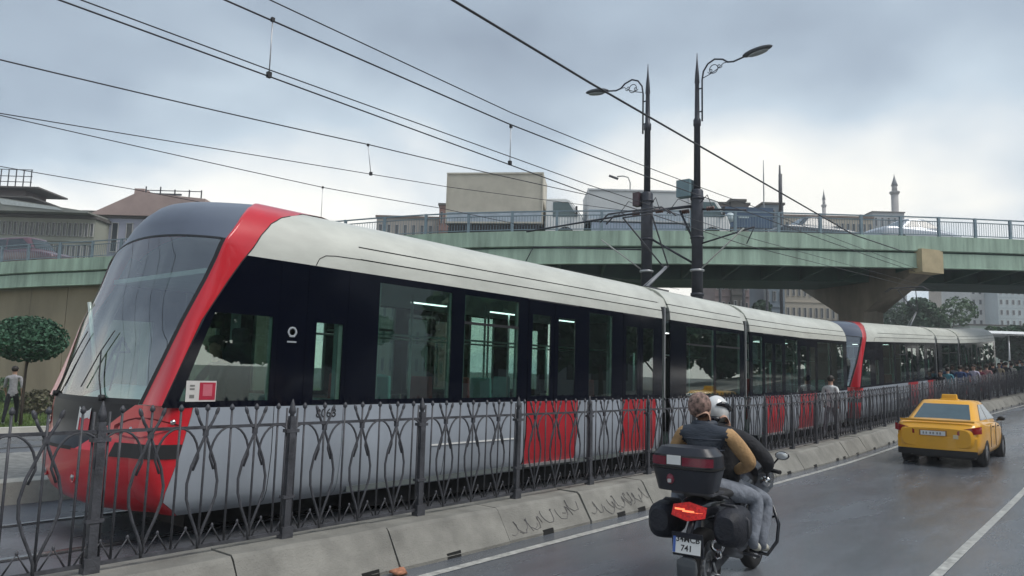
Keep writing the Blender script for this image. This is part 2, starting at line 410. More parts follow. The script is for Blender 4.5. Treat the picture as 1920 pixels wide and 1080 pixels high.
me_post, me_fin, me_pick, me_tul, me_arch, me_spear = bpost(), bfinial(), bpicket(), btulip(), barch(), bspear()
def place(name, me, y, parent=None, x=0.0, sc=1.0, tilt=0.0):
    o = bpy.data.objects.new(name, me); COL.objects.link(o); o.parent = parent or fence
    w = W(FX + x, y, FZ); 
    if parent: o.location = (0, 0, 0)
    else: o.location = (w.x - FX, w.y, w.z)
    o.rotation_euler = (0, tilt, 0)
    return o
rf = random.Random(5)
NP = 38; NFULL = 15
off = [.135 + .2267 * i for i in range(7)]      # seven pickets between two posts
offs = [.14, .365, .59, .815, 1.04, 1.265, 1.49]
def railbar(y0, y1, z, w, h):
    b = MB(); a = W(FX, y0, FZ + z); c = W(FX, y1, FZ + z); a.x -= FX; c.x -= FX
    b.bar(a, c, w, h); return b
for k in range(-2, NP):
    y = Y0F + STEP * k
    t = rf.uniform(-.012, .012)
    p = place('post', me_post, y, tilt=t); place('finial', me_fin, 0, p)
    near = k < NFULL
    railbar(y, y + STEP, 1.045, .014, .026).build('rail', m_iron, fence)
    railbar(y, y + STEP, .09, .02, .03).build('rail', m_iron, fence)
    if near:
        for i, o_ in enumerate(offs): place('picket', me_pick, y + o_, tilt=rf.uniform(-.008, .008))
        for i in (1, 3, 5): place('tulip_scroll', me_tul, y + offs[i])
        for i in (0, 2, 4, 6): place('arch', me_arch, y + offs[i])
        for i in range(8): place('chevron', me_spear, y + (.03 if i == 0 else 0) + .0275 + .225 * i)
    else:      # further panels: one mesh per panel
        b = MB()
        for i, o_ in enumerate(offs):
            b.tube([W(FX, y + o_, FZ + .08), W(FX, y + o_, FZ + 1.2)], .011, 4)
            if i % 2:
                for s in (-1, 1): b.tube([W(FX, y + o_ + s * q, FZ + z) for q, z in ((.08, 1.17), (0, 1.0), (-.1, .76), (-.135, .55), (-.05, .25), (0, .1))], .0125, 4)
            else: b.tube([W(FX, y + o_ + q, FZ + z) for q, z in ((-.15, .7), (-.14, .92), (0, 1.045), (.14, .92), (.15, .7))], .011, 4)
        o = b.build('panel', m_iron, fence, vf=lambda v: v - Vector((FX, 0, 0)))
# ------------------------------------------------------------ tram
m_red = mat('tram_red', (0.56, 0.018, 0.030), 0.28, 0, 0.08, 3, coat=.5)
m_reddoor = mat('door_red', (0.40, 0.018, 0.028), 0.38, 0, 0.12, 3, coat=.2)
m_grey = mat('tram_lilac_grey', (0.31, 0.345, 0.395), 0.34, 0, 0.17, 1.6, .05, 3, coat=.3, stretch=(1, 1, .35))
m_cream = mat('tram_roof_cream', (0.54, 0.55, 0.50), 0.42, 0, 0.13, 1.3, coat=.15, stretch=(1, 1, 3))
m_crown = mat('tram_slate', (0.105, 0.125, 0.17), 0.38, 0, 0.12, 1.8, coat=.2)
m_navy = mat('dark_facade_glass', (0.002, 0.003, 0.009), 0.10, 0, 0.1, 3)
m_seal = mat('rubber_seal', (0.012, 0.012, 0.014), 0.6)
m_pane = glass('tinted_side_glass', (0.70, 0.84, 0.80), base=.17); m_pane2 = glass('clear_side_glass', (0.75, 0.85, 0.82))
m_screen = glass('windscreen_glass', (0.80, 0.95, 0.89), base=.27)
m_under = mat('underframe_black', (0.015, 0.015, 0.016), .8, 0, .4, 8)  # near-black all over, with random tone
m_inwall = mat('interior_wall', (0.28, 0.45, 0.42), .6, 0, .1); m_ceil = mat('interior_ceiling', (0.30, 0.36, 0.35), .6)
m_floor = mat('interior_floor', (0.12, 0.14, 0.14), .6); m_seatred = mat('seat_red', (0.30, 0.045, 0.04), .7); m_seatteal = mat('seat_teal', (0.22, 0.45, 0.42), .45)
m_pole = mat('handrail', (0.55, 0.62, 0.58), .3, .2)
m_light = mat('strip_light', (0.8, 0.85, 0.8), .5, emit=((0.95, 1.0, 0.98), 1.7))
HW = 1.325
wtab = [(.27, 1.17), (.33, 1.24), (.42, 1.28), (.6, 1.305), (.8, 1.325), (2.72, 1.325), (2.84, 1.318), (2.95, 1.29), (3.05, 1.245), (3.15, 1.18), (3.25, 1.08), (3.33, .93), (3.38, .75), (3.42, .45), (3.44, .2)]
wcor = [(.27, .88), (.42, .97), (.6, 1.0), (1.27, 1.05), (2.04, 1.22), (2.56, 1.285), (2.84, 1.318), (2.95, 1.29), (3.05, 1.245), (3.15, 1.18), (3.25, 1.08), (3.33, .93), (3.38, .75), (3.42, .45), (3.44, .2)]
ycor = [(.27, .78), (.42, .58), (.6, .48), (.8, .46), (.96, .50), (1.27, .54), (2.04, .78), (2.56, .99), (2.84, 1.07), (3.13, 1.30), (3.25, 1.43), (3.33, 1.58), (3.40, 1.78), (3.44, 1.95)]
yrear = [(.27, .86), (.43, .66), (.80, .76), (1.23, .86)]
yrear2 = [(1.27, .575), (2.05, .88), (2.6, 1.2), (2.77, 1.33), (2.95, 1.45), (3.10, 1.60), (3.21, 1.78), (3.33, 2.15), (3.38, 2.55), (3.42, 2.95), (3.44, 3.15)]
yfro = [(.27, .52), (.33, .40), (.42, .31), (.6, .23), (.84, .22), (.9, .27), (.96, .31), (1.27, .33), (2.04, .57), (2.56, .77), (2.84, .85), (3.0, .89), (3.13, .93), (3.25, 1.0), (3.35, 1.10), (3.41, 1.28), (3.44, 1.80)]
def bend(v):
    return Vector((v.x, v.y, v.z + (.0018 * (v.y - 12) ** 2 if v.y > 12 else 0)))
def front(z, t, w=None, yc=None, yf=None):     # t 0 centre .. 1 corner, plan outline of the nose
    w = w or ipl(wcor, z); yc = ipl(ycor, z); yf = ipl(yfro, z)
    return Vector((w * t, yc - (yc - yf) * (1 - abs(t) ** 2.1), z))
def wz(z): return ipl(wtab, z)
def cs(z, u, s, yr):      # convex corner between the front and the side
    a = u * math.pi / 2; wc = ipl(wcor, z); yc = ipl(ycor, z)
    return Vector((s * (wc + (wz(z) - wc) * math.sin(a)), yc + (yr - yc) * (1 - math.cos(a)), z))

def make_tram(root):
    def B(mb, name, m, parent=None, **k): return mb.build(name, m, parent or root, vf=bend, **k)
    # ---------- nose, lower: bumper with near and far cheeks
    lz = [.27, .33, .42, .5, .6, .7, .8, .84, .86, .93, .96, 1.1, 1.18, 1.265]
    def kt(z): return ipl([(.84, .36), (.96, .50), (1.1, .70), (1.265, .92)], z)       # half width of the black apron (in t)
    b = MB(); tt = [i / 10 for i in range(-10, 11)]
    b.grid([[front(z, t) for t in tt] for z in lz if z <= .84]); B(b, 'bumper', m_red)
    for s in (-1, 1):                                           # bumper top ledge up to the apron
        b = MB(); b.grid([[front(z, s * (kt(z) + (1 - kt(z)) * i / 6)) for i in range(7)] for z in lz if z >= .84]); B(b, 'cheek', m_red)
    b = MB(); b.grid([[front(z, kt(z) * i / 6) for i in range(-6, 7)] for z in lz if z >= .84]); ap = B(b, 'apron', mat('apron_black', (.010, .012, .018), .4, 0, .1, spec=.25))
    b = MB(); b.grid([[front(.845, .3 * i / 5) + Vector((0, -.006, dz)) for i in range(-5, 6)] for dz in (-.02, .012)]); B(b, 'trim_strip', m_seal)
    for s in (-1, 1):                                           # red side of the nose behind the corner
        b = MB()
        b.grid([[cs(z, i / 6, s, ipl(yrear, z)) for i in range(7)] for z in lz])
        B(b, 'corner_panel', m_red)
        b = MB()                                                # recessed dark slot under the headlamp
        b.grid([[front(z, s * t) + Vector((s * .006, -.004, 0)) for t in (.80, .86, .92, .97)] + [cs(z, u, s, ipl(yrear, z)) + Vector((s * .006, -.004, 0)) for u in (0, .2, .4, .6, .8, 1)] for z in (.80, .82, .91, .925)])
        B(b, 'slot', m_seal)
        b = MB()                                                # headlamp housing
        rows = []
        for j in range(7):
            v = j / 6; row = []
            for i in range(9):
                u = i / 8; t = .74 + .26 * min(1, u / .45); z = 1.04 + .05 * u + (v - .5) * .19 * math.sin(math.pi * (u * .85 + .12))
                p = front(z, s * t) if u < .45 else cs(z, (u - .45) / .55 * .85, s, ipl(yrear, z))
                row.append(p + Vector((s * .006, -.006, 0)) + Vector((-s * .035, .03, 0)) * math.sin(math.pi * v) * math.sin(math.pi * u))
            rows.append(row)
        b.grid(rows); hl = B(b, 'headlamp', mat('lamp_recess_red', (0.20, 0.008, 0.014), .25, coat=.5))
        for t, z, r_ in ((.84, 1.01, .030), (.93, 1.05, .026), (1.7, 1.12, .030)):
            p = front(z, s * t) if t <= 1 else cs(z, t - 1, s, ipl(yrear, z)); b = MB(); b.ell(p + Vector((-s * .012, .014, 0)), (r_, r_, r_), 10, 6)
            B(b, 'lamp', m_chrome, hl)
        b = MB(); p = front(.58, s * .34); b.lathe(p + Vector((0, .03, 0)), [(.058, -.0), (.058, -.036), (.045, -.036), (.045, .0)], 16, 'y'); hk = B(b, 'tow_cover', m_red)
        b = MB(); b.lathe(p + Vector((0, .03, 0)), [(.043, -.03), (.02, -.032), (.02, -.042), (.0, -.042)], 12, 'y'); B(b, 'tow_eye', m_alu, hk)
    # emblem on the apron: white M over a red field
    q = front(1.10, 0)
    b = MB(); b.grid([[Vector((.20 + .21 * i / 3, 0, z)) for i in range(4)] for z in (1.0, 1.18)], False)
    def onnose(v, off=.008):
        t = 0
        for k in range(40):
            t = k / 40
            if front(v.z, t).x >= abs(v.x): break
        f_ = front(v.z, t); return Vector((v.x, f_.y - off, v.z))
    em = b.build('emblem', mat('emblem_red', (.6, .02, .05), .4), root, vf=lambda v: onnose(v, .006))
    b = MB()
    x0, x1 = .20, .41
    for poly in (([x0, 1.0], [x0 + .03, 1.0], [x0 + .03, 1.20], [x0, 1.22]), ([x1 - .03, 1.11], [x1, 1.11], [x1, 1.215], [x1 - .03, 1.19]), ([x0 + .03, 1.20], [x0 + .03, 1.12], [x0 + .085, 1.10], [x0 + .085, 1.165]), ([x0 + .085, 1.165], [x0 + .085, 1.10], [x1 - .03, 1.12], [x1 - .03, 1.19])):
        b.add([(p[0], 0, p[1]) for p in poly], [(0, 1, 2, 3)])
    b.build('emblem_letter', m_white, em, vf=lambda v: onnose(v, .010))
    # ---------- windscreen, crown, red hoop
    uz = [1.27, 1.29, 1.45, 1.65, 1.85, 2.05, 2.25, 2.45, 2.65, 2.8, 2.86]
    te = .945
    def zt_(t): return 2.86 + .10 * (1 - t * t)
    def ws_(z, t): return front(1.27 + (z - 1.27) / (2.86 - 1.27) * (zt_(t) - 1.27), t)
    b = MB(); b.grid([[ws_(z, te * i / 8) for i in range(-8, 9)] for z in uz[1:]]); ws = B(b, 'windscreen', m_screen)
    b = MB(); b.grid([[front(z, te * i / 8) + Vector((0, -.003, 0)) for i in range(-8, 9)] for z in (1.265, 1.29, 1.315)]); B(b, 'screen_sill', m_seal)
    b = MB(); b.grid([[ws_(z, te * i / 8) + Vector((0, -.004, 0)) for i in range(-8, 9)] for z in (2.845, 2.865)]); B(b, 'screen_header', m_seal)
    for s in (-1, 1):
        b = MB(); b.grid([[ws_(z, s * (te + .04 * i / 3)) for i in range(4)] for z in uz]); B(b, 'screen_edge', m_seal)
        # grab wiper handle / white edge strip
    cz = [2.86, 2.92, 3.0, 3.06, 3.13, 3.19, 3.25, 3.29, 3.33, 3.36, 3.38, 3.40, 3.415, 3.43, 3.44]
    b = MB(); b.grid([[front(z if z > 3.1 else 3.13 - (3.13 - z) / .27 * (3.13 - zt_(.985 * i / 12)), .985 * i / 12) for i in range(-12, 13)] for z in cz])
    top = [front(3.44, .985 * i / 12) for i in range(-12, 13)]; b.grid([top, [Vector((p.x, 1.97, 3.443)) for p in top]])
    B(b, 'crown', m_crown)
    hz = uz + [2.9, 2.95, 3.0, 3.05, 3.1, 3.15, 3.2, 3.25, 3.3, 3.33, 3.36, 3.38, 3.40, 3.42, 3.44]
    b = MB()
    def hooprow(z, s):
        y0 = ipl(ycor, z); y1 = ipl(yrear2, z)
        return [front(z, s * .985), front(z, s * .993)] + [cs(z, u / 5, s, y1) for u in range(6)]
    for s in (-1, 1): b.grid([hooprow(z, s) for z in hz])
    b.v = [(v[0], v[1], v[2] + max(0, min(1, (v[2] - 3.30) * 20)) * .014) for v in b.v]
    l, r_ = [[Vector((p.x, p.y, p.z + .014)) for p in hooprow(3.44, q)] for q in (-1, 1)]
    b.grid([l, [Vector((0, p.y, 3.459)) for p in l], r_])
    B(b, 'red_hoop', m_red)
    for s in (-1, 1):       # thin dark shut line behind the hoop
        b = MB(); b.tube([Vector((s * (wz(z) + .001), ipl(yrear2, z) + .004, z)) for z in hz if z < 3.3], .006, 4); B(b, 'shut_line', m_seal)
    # wipers
    for x0, a in ((.55, .95), (-.62, .75)):
        def sc(x, z):
            t = 0
            for k in range(60):
                t = k / 60
                if front(z, t).x >= abs(x): break
            return Vector((x, front(z, t).y - .03, z))
        b = MB(); p0 = sc(x0, 1.31); p1 = sc(x0 - .32 if x0 > 0 else x0 + .2, 1.75); b.tube([p0, sc((p0.x + p1.x) / 2, 1.5), p1], .007, 5)
        b.tube([sc(p1.x - .1, 1.40), p1, sc(p1.x + .10, 1.95)], .006, 5); b.lathe(p0, [(.03, -.02), (.03, .03)], 8, 'y'); B(b, 'wiper', m_seal)
    # ---------- cab side: upper white behind the hoop
    CAB = 2.70
    for s in (-1, 1):
        b = MB(); zz = [2.72, 2.77, 2.84, 2.9, 2.95, 3.0, 3.05, 3.1, 3.15, 3.2, 3.25, 3.29, 3.33]
        rows = []
        for z in zz:
            y1 = ipl(yrear2, z) + .008; rows.append([Vector((s * wz(z), y1 + (CAB - y1) * i / 5, z)) for i in range(6)])
        b.grid(rows); 
        b.grid([[Vector((s * wz(z), max(ipl(yrear2, z), min(CAB, 2.0)) + 0 * i, z)) for i in (0,)] + [Vector((s * wz(z), CAB, z))] for z in (3.33, 3.36, 3.39, 3.42)])
        B(b, 'roof_cheek', m_cream)
        b = MB(); pts = [Vector((s * (wz(z) + .002), y, z)) for y, z in ((2.10, 2.725), (2.14, 2.80), (2.22, 2.845), (2.35, 2.86), (2.7, 2.868))]
        b.tube(pts, .005, 4); B(b, 'shut_line', m_seal)
    b = MB(); b.grid([[Vector((-.8, 2.1, 3.36)), Vector((0, 2.1, 3.435)), Vector((.8, 2.1, 3.36))], [Vector((-.8, CAB, 3.36)), Vector((0, CAB, 3.435)), Vector((.8, CAB, 3.36))]]); B(b, 'cab_roof', m_cream)
    # ---------- body sections
    def side_poly(poly, s, m, name, th=.02, x=HW, parent=None):
        b = MB(); b.prism([Vector((s * x, y, z)) for y, z in poly], (0, 0, 0), (-s * th, 0, 0)); return B(b, name, m, parent)
    def rect(y0, y1, z0, z1): return [(y0, z0), (y1, z0), (y1, z1), (y0, z1)]
    def lower(y0, y1, s, m, name, parent=None, x=0, first=None, z0=.27, z1=1.25):
        zz = [z for z in (.27, .30, .33, .42, .5, .6, .7, .8, .9, 1.0, 1.1, 1.18, 1.25) if z0 <= z <= z1]
        b = MB()
        rows = []
        for z in zz:
            ya = (ipl(yrear, z) + .004) if first else y0
            rows.append([Vector((s * (wz(z) + x), ya + (y1 - ya) * i / 3, z)) for i in range(4)])
        b.grid(rows, True)
        b.grid([[Vector((s * (wz(zz[-1]) + x), y, zz[-1])) for y in (y0 if not first else .86, y1)], [Vector((s * 1.2, y, zz[-1])) for y in (y0 if not first else .86, y1)]], False)
        o_ = B(b, name, m, parent)
        if name == 'side_panel' and y1 - y0 > 1.2:
            n_ = max(2, round((y1 - y0) / 1.5))
            for i in range(1, n_):
                yy = y0 + (y1 - y0) * i / n_ if not first else 1.7; j = MB()
                j.grid([[Vector((s * (wz(z) + .0015), yy - .004, z)), Vector((s * (wz(z) + .0015), yy + .004, z))] for z in zz]); B(j, 'panel_joint', m_seal, o_)
        return o_
    def window(y0, y1, s, z0=1.31, z1=2.64, split=None, m=m_pane):
        # opaque surround strips, pane behind
        b = MB()
        fr = .03
        side_poly(rect(y0, y1, 1.25, z0), s, m_navy, 'window_base'); side_poly(rect(y0, y1, z1, 2.72), s, m_navy, 'window_top')
        w = MB(); w.prism([Vector((s * (HW - .004), y, z)) for y, z in rect(y0, y1, z0, z1)], (0, 0, 0), (-s * .012, 0, 0)); p = B(w, 'window', m if s > 0 else m_pane2)
        b = MB()
        for a_, c_ in ((y0, y0 + fr), (y1 - fr, y1)): b.box2((s * (HW - .05), a_, z0), (s * (HW - .018), c_, z1))
        B(b, 'window_frame', mat('frame_sage', (.20, .25, .23), .5), p)
        if split: side_poly(rect(y0, y1, split, split + .035), s, m_seal, 'transom', .02, HW - .001, p)
    def pillar(y0, y1, s): return side_poly(rect(y0, y1, 1.25, 2.72), s, m_navy, 'facade_pillar')
    def door(y0, y1, s, n=2, red=True):
        w = (y1 - y0) / n
        for i in range(n):
            a, c = y0 + i * w + .008, y0 + (i + 1) * w - .008
            d = lower(a, c, s, m_reddoor, 'door', x=.006 if s > 0 else .006, z0=.33)
            side_poly(rect(a, c, 1.25, 1.33), s, m_navy, 'door_rail', x=HW + .004, parent=d); side_poly(rect(a, c, 2.5, 2.70), s, m_navy, 'door_head', x=HW + .004, parent=d)
            side_poly(rect(a, a + .09, 1.33, 2.5), s, m_navy, 'door_stile', x=HW + .004, parent=d); side_poly(rect(c - .09, c, 1.33, 2.5), s, m_navy, 'door_stile', x=HW + .004, parent=d)
            b = MB(); b.prism([Vector((s * HW, y, z)) for y, z in rect(a + .09, c - .09, 1.33, 2.5)], (0, 0, 0), (-s * .01, 0, 0)); B(b, 'door_glass', m_pane if s > 0 else m_pane2, d)
            b = MB(); b.box2((s * (HW + .008), a, .335), (s * (HW - .08), c, .37)) ; B(b, 'door_sill', m_alu, d)
            gx = c - .12 if i == 0 else a + .12
            b = MB(); b.tube([(s * (HW - .05), gx, 1.4), (s * (HW - .05), gx, 2.05)], .018, 6); B(b, 'handle', m_pole, d)
        lower(y0, y1, s, m_seal, 'door_frame', x=-.02)
        side_poly(rect(y0, y1, 2.70, 2.72), s, m_seal, 'door_header')
    def roof(y0, y1, ends=(True, True)):
        # stacked fairing panels with open seams between them
        bands = [(2.72, 2.862), (2.877, 3.008), (3.023, 3.38)]
        for s in (-1, 1):
            for z0, z1 in bands:
                n = 2 if z1 < 3.1 else 9
                zs = [z0 + (z1 - z0) * i / n for i in range(n + 1)]
                prof = [(wz(z), z) for z in zs]
                if z1 > 3.1: prof = prof + [(.45, 3.42), (.3, 3.43)]
                b = MB(); b.grid([[Vector((s * x, y0, z)), Vector((s * x, (y0 + y1) / 2, z)), Vector((s * x, y1, z))] for x, z in prof])
                for yy in (y0, y1): b.grid([[Vector((s * x, yy, z)), Vector((s * (x - .10), yy + (.03 if yy == y0 else -.03), z - .01))] for x, z in prof])
                B(b, 'roof_panel', m_cream)
            b = MB(); b.grid([[Vector((s * (wz(z) - .03), y, z)) for y in (y0 + .02, y1 - .02)] for z in (2.70, 2.85, 2.95, 3.06)]); B(b, 'seam_backing', m_seal)
        b = MB(); b.box2((-.34, y0 + .02, 3.30), (.34, y1 - .02, 3.425)); B(b, 'roof_deck', m_crown)
        b = MB(); b.box2((-HW + .06, y0, 2.66), (HW - .06, y1, 2.70)); B(b, 'ceiling', m_ceil)
        n_ = max(1, int((y1 - y0) / 1.7))
        for i in range(n_):
            yy = y0 + (y1 - y0) * (i + .5) / n_; b = MB(); b.box2((-.33, yy - .35, 2.645), (-.26, yy + .35, 2.658)); B(b, 'strip_light', m_light)
        b = MB(); b.box2((-HW + .06, y0, .30), (HW - .06, y1, .36)); B(b, 'floor', m_floor)
        b = MB(); b.box2((-1.05, y0 + .25, .06), (1.05, y1 - .25, .30)); B(b, 'underframe', m_under)
    def interior(y0, y1, seats, poles):
        for y, mm, x in seats:
            b = MB()
            b.box((x, y, .80), (.44, .42, .07)); b.box((x, y + .20, 1.18), (.44, .06, .78), taper=(.85, .7)); b.box((x, y, .55), (.12, .3, .45))
            B(b, 'seat', mm, bevel=.02)
        for y, x in poles:
            b = MB(); b.tube([(x, y, .36), (x, y, 2.66)], .018, 6); B(b, 'grab_pole', m_pole)
        for x in (-.5, .5):
            b = MB(); b.tube([(x, y0 + .2, 2.1), (x, y1 - .2, 2.1)], .016, 6); B(b, 'grab_rail', m_pole)
    # section A --------------------------------------------------------------
    A1 = 9.72
    for s in (1, -1):
        # cab side window: slanted leading edge follows the hoop
        yr = lambda z: ipl(yrear2, z) + .006
        side_poly([(yr(1.25), 1.25), (1.69, 1.25), (1.69, 1.31), (yr(1.31), 1.31)], s, m_navy, 'window_base')
        side_poly([(yr(2.14), 2.14), (1.69, 2.14), (1.69, 2.72), (yr(2.72), 2.72), (yr(2.6), 2.6), (yr(2.4), 2.4)], s, m_navy, 'window_top')
        side_poly([(yr(1.31), 1.31), (yr(1.31) + .13, 1.31), (yr(2.14) + .07, 2.14), (yr(2.14), 2.14), (yr(1.7), 1.7)], s, m_navy, 'window_edge')
        side_poly([(1.63, 1.31), (1.69, 1.31), (1.69, 2.14), (1.63, 2.14)], s, m_navy, 'window_edge')
        side_poly([(yr(1.31) + .13, 1.31), (1.63, 1.31), (1.63, 2.14), (yr(2.14) + .07, 2.14)], s, m_pane, 'cab_window', .01, HW - .004)
        side_poly([(1.60, 1.31), (1.63, 1.31), (1.63, 2.14), (1.60, 2.14)], s, mat('frame_sage', (.20, .25, .23), .5), 'window_frame', .02, HW - .016)
        pillar(1.694, 2.02, s)
        # narrow cab door
        side_poly(rect(2.026, 2.55, 2.12, 2.715), s, m_navy, 'cab_door_head'); side_poly(rect(2.026, 2.15, 1.31, 2.12), s, m_navy, 'cab_door_stile'); side_poly(rect(2.50, 2.55, 1.31, 2.12), s, m_navy, 'cab_door_stile')
        side_poly(rect(2.026, 2.55, 1.255, 1.31), s, m_navy, 'cab_door_base'); side_poly(rect(2.15, 2.50, 1.31, 2.12), s, m_pane2, 'cab_door_glass', .01, HW - .004)
        side_poly(rect(2.45, 2.50, 1.31, 2.12), s, mat('frame_sage', (.20, .25, .23), .5), 'window_frame', .02, HW - .016)
        pillar(2.555, 2.99, s)
        window(2.99, 4.18, s); pillar(4.184, 4.42, s); window(4.42, 5.53, s, split=2.26); pillar(5.534, 5.746, s)
        door(5.75, 7.02, s); pillar(7.024, 7.32, s); window(7.32, 8.0, s); pillar(8.004, 8.346, s); door(8.35, 9.49, s); pillar(9.494, A1, s)
        lower(.86, 2.55, s, m_grey, 'side_panel', first=True); lower(2.556, 5.74, s, m_grey, 'side_panel'); lower(7.03, 8.34, s, m_grey, 'side_panel'); lower(9.5, A1, s, m_grey, 'side_panel')
        b = MB(); b.box2((s * (HW + .001), 3.9, .735), (s * (HW + .004), 5.6, .755)); B(b, 'reflective_stripe', m_white)
    roof(CAB, A1)
    b = MB(); b.box2((-.8, .95, .30), (.8, CAB, .36)); B(b, 'cab_floor', m_floor)
    b = MB(); b.box2((-.85, 1.1, .08), (.85, 2.95, .28)); B(b, 'front_underframe', m_under)
    b = MB(); b.box2((-HW + .12, 2.60, .36), (HW - .12, 2.64, 1.3)); b.box2((-HW + .12, 2.60, 1.3), (-HW + .3, 2.64, 2.5)); b.box2((-.06, 2.60, 1.3), (.06, 2.64, 2.5)); b.box2((HW - .3, 2.60, 1.3), (HW - .12, 2.64, 2.5)); B(b, 'cab_partition', m_inwall)
    b = MB(); b.hexa([(-.85, .66, .9), (.85, .66, .9), (.95, 1.1, .8), (-.95, 1.1, .8), (-.85, .66, 1.24), (.85, .66, 1.24), (.98, 1.1, 1.40), (-.98, 1.1, 1.40)]); B(b, 'dashboard', mat('dash_green', (.22, .36, .32), .45))
    b = MB(); b.box((.12, 1.68, 1.0), (.5, .5, .1)); b.box((.12, 1.95, 1.45), (.5, .1, .9)); b.box((.12, 1.98, 1.98), (.28, .08, .18)); b.box((.12, 1.7, .7), (.15, .3, .6)); B(b, 'driver_seat', mat('seat_dark', (.015, .012, .03), .8), bevel=.03)
    b = MB(); b.box2((-HW + .1, 1.1, 2.55), (HW - .1, 2.7, 2.60)); B(b, 'cab_ceiling', m_ceil)
    for s in (-1, 1):
        b = MB(); b.tube([(s * 1.0, .72, 1.3), (s * 1.14, .98, 2.05), (s * 1.17, 1.2, 2.6), (s * 1.15, 1.3, 2.85)], .075, 6); B(b, 'corner_post', m_seal)
    b = MB(); b.tube([(-.45, .72, 1.35), (-.35, .80, 1.75), (-.15, .80, 1.9), (.05, .80, 1.75)], .014, 6); b.tube([(-.35, .80, 1.75), (.05, .80, 1.75)], .01, 5); b.tube([(-.15, .72, 1.35), (-.15, .8, 1.9)], .01, 5); B(b, 'desk_frame', m_seal)
    b = MB(); b.tube([(-.95, .75, 2.3), (-.95, .9, 1.4)], .02, 6); B(b, 'blind_rail', m_pole)
    seats = [(3.25, m_seatteal, .85), (3.95, m_seatred, .85), (4.65, m_seatred, .85), (5.1, m_seatteal, .85), (3.25, m_seatteal, -.9), (3.95, m_seatred, -.9), (4.7, m_seatteal, -.9), (7.6, m_seatteal, -.9), (7.7, m_seatred, .85)]
    interior(CAB, A1, seats, [(5.85, .4), (6.9, .4), (6.38, 0), (8.45, .35), (9.4, .35), (3.0, -.4), (4.3, .45), (7.25, -.3)])
    # gangway bellows
    for y0, y1 in ((A1, 10.04), (13.52, 13.84)):
        for i in range(4):
            ya = y0 + (y1 - y0) * i / 4; yb = ya + (y1 - y0) / 4; h_ = 1.22 if i in (1, 2) else 1.19
            b = MB(); b.box2((-h_, ya + .004, .3), (h_, yb - .004, 3.0)); B(b, 'bellows', m_seal)
        b = MB(); b.box2((HW - .05, y0 + .11, 1.0), (HW - .01, y0 + .15, 2.95)); b.box2((-HW + .01, y0 + .11, 1.0), (-HW + .05, y0 + .15, 2.95)); B(b, 'bellows_rail', m_alu)
        b = MB(); b.prism([Vector((x, y0 - .02, z)) for x, z in ((-1.25, 2.95), (1.25, 2.95), (1.18, 3.12), (.95, 3.28), (.4, 3.36), (-.4, 3.36), (-.95, 3.28), (-1.18, 3.12))], (0, 0, 0), (0, y1 - y0 + .04, 0)); B(b, 'bellows_cover', m_cream)
    # section B
    y0, y1 = 10.04, 13.52
    roof(y0, y1)
    for s in (1, -1):
        pillar(y0, 10.70, s); window(10.70, 11.93, s, split=2.28); pillar(11.934, 12.05, s); window(12.05, 13.28, s, split=2.30); pillar(13.284, y1, s); lower(y0, y1, s, m_grey, 'side_panel')
    interior(y0, y1, [(10.9, m_seatteal, -.9), (12.6, m_seatred, -.9)], [(11.3, .4), (12.7, .4), (11.9, -.4)])
    # section C
    y0, y1 = 13.84, 21.35
    roof(y0, y1)
    for s in (1, -1):
        pillar(y0, 14.0, s); window(14.0, 14.58, s); pillar(14.584, 14.646, s); door(14.65, 15.98, s); pillar(15.984, 16.1, s); window(16.1, 17.0, s); pillar(17.004, 17.096, s); door(17.10, 18.50, s)
        pillar(18.504, 18.6, s); window(18.6, 19.7, s); pillar(19.704, 19.8, s); window(19.8, 21.0, s); pillar(21.004, y1, s)
        lower(y0, 14.64, s, m_grey, 'side_panel'); lower(15.99, 17.09, s, m_grey, 'side_panel'); lower(18.51, y1, s, m_grey, 'side_panel')
    interior(y0, y1, [(16.4, m_seatteal, -.9), (19.0, m_seatred, -.9), (19.9, m_seatteal, .85), (20.5, m_seatred, -.9)], [(14.8, .4), (15.8, .4), (17.2, .4), (18.4, .4), (16.5, -.3), (19.4, .4)])
    b = MB(); b.box2((-HW + .02, y1 - .03, .35), (HW - .02, y1, 2.9)); B(b, 'rear_wall', m_navy)
    b = MB(); b.prism([Vector((x, y1, z)) for x, z in ((-1.3, 2.72), (1.3, 2.72), (1.24, 3.05), (1.0, 3.29), (.3, 3.42), (-.3, 3.42), (-1.0, 3.29), (-1.24, 3.05))], (0, 0, 0), (0, -.03, 0)); B(b, 'rear_cap', m_cream)
    # pantograph
    b = MB(); zt = 3.36
    b.box((0, 11.0, zt + .06), (1.1, .9, .08)); p = B(b, 'pantograph', m_iron)
    b = MB(); b.tube([(0, 11.3, zt + .1), (0, 12.35, zt + .75)], .035, 6); b.tube([(-.12, 11.3, zt + .1), (-.03, 12.3, zt + .72)], .012, 5); B(b, 'lower_arm', mat('arm_grey', (.22, .23, .25), .5), p)
    b = MB(); b.tube([(-.06, 12.35, zt + .75), (-.35, 11.05, 5.05)], .018, 6); b.tube([(.06, 12.35, zt + .75), (.35, 11.05, 5.05)], .018, 6); b.tube([(-.35, 11.05, 5.05), (.35, 11.05, 5.05)], .016, 6); B(b, 'upper_arm', m_iron, p)
    b = MB()
    for dy in (-.12, .12): b.tube([(-.85, 11.05 + dy, 4.98), (-.65, 11.05 + dy, 5.14), (.65, 11.05 + dy, 5.14), (.85, 11.05 + dy, 4.98)], .018, 6)
    b.tube([(-.35, 10.93, 5.14), (-.35, 11.17, 5.14)], .012, 5); b.tube([(.35, 10.93, 5.14), (.35, 11.17, 5.14)], .012, 5); B(b, 'collector_head', m_iron, p)

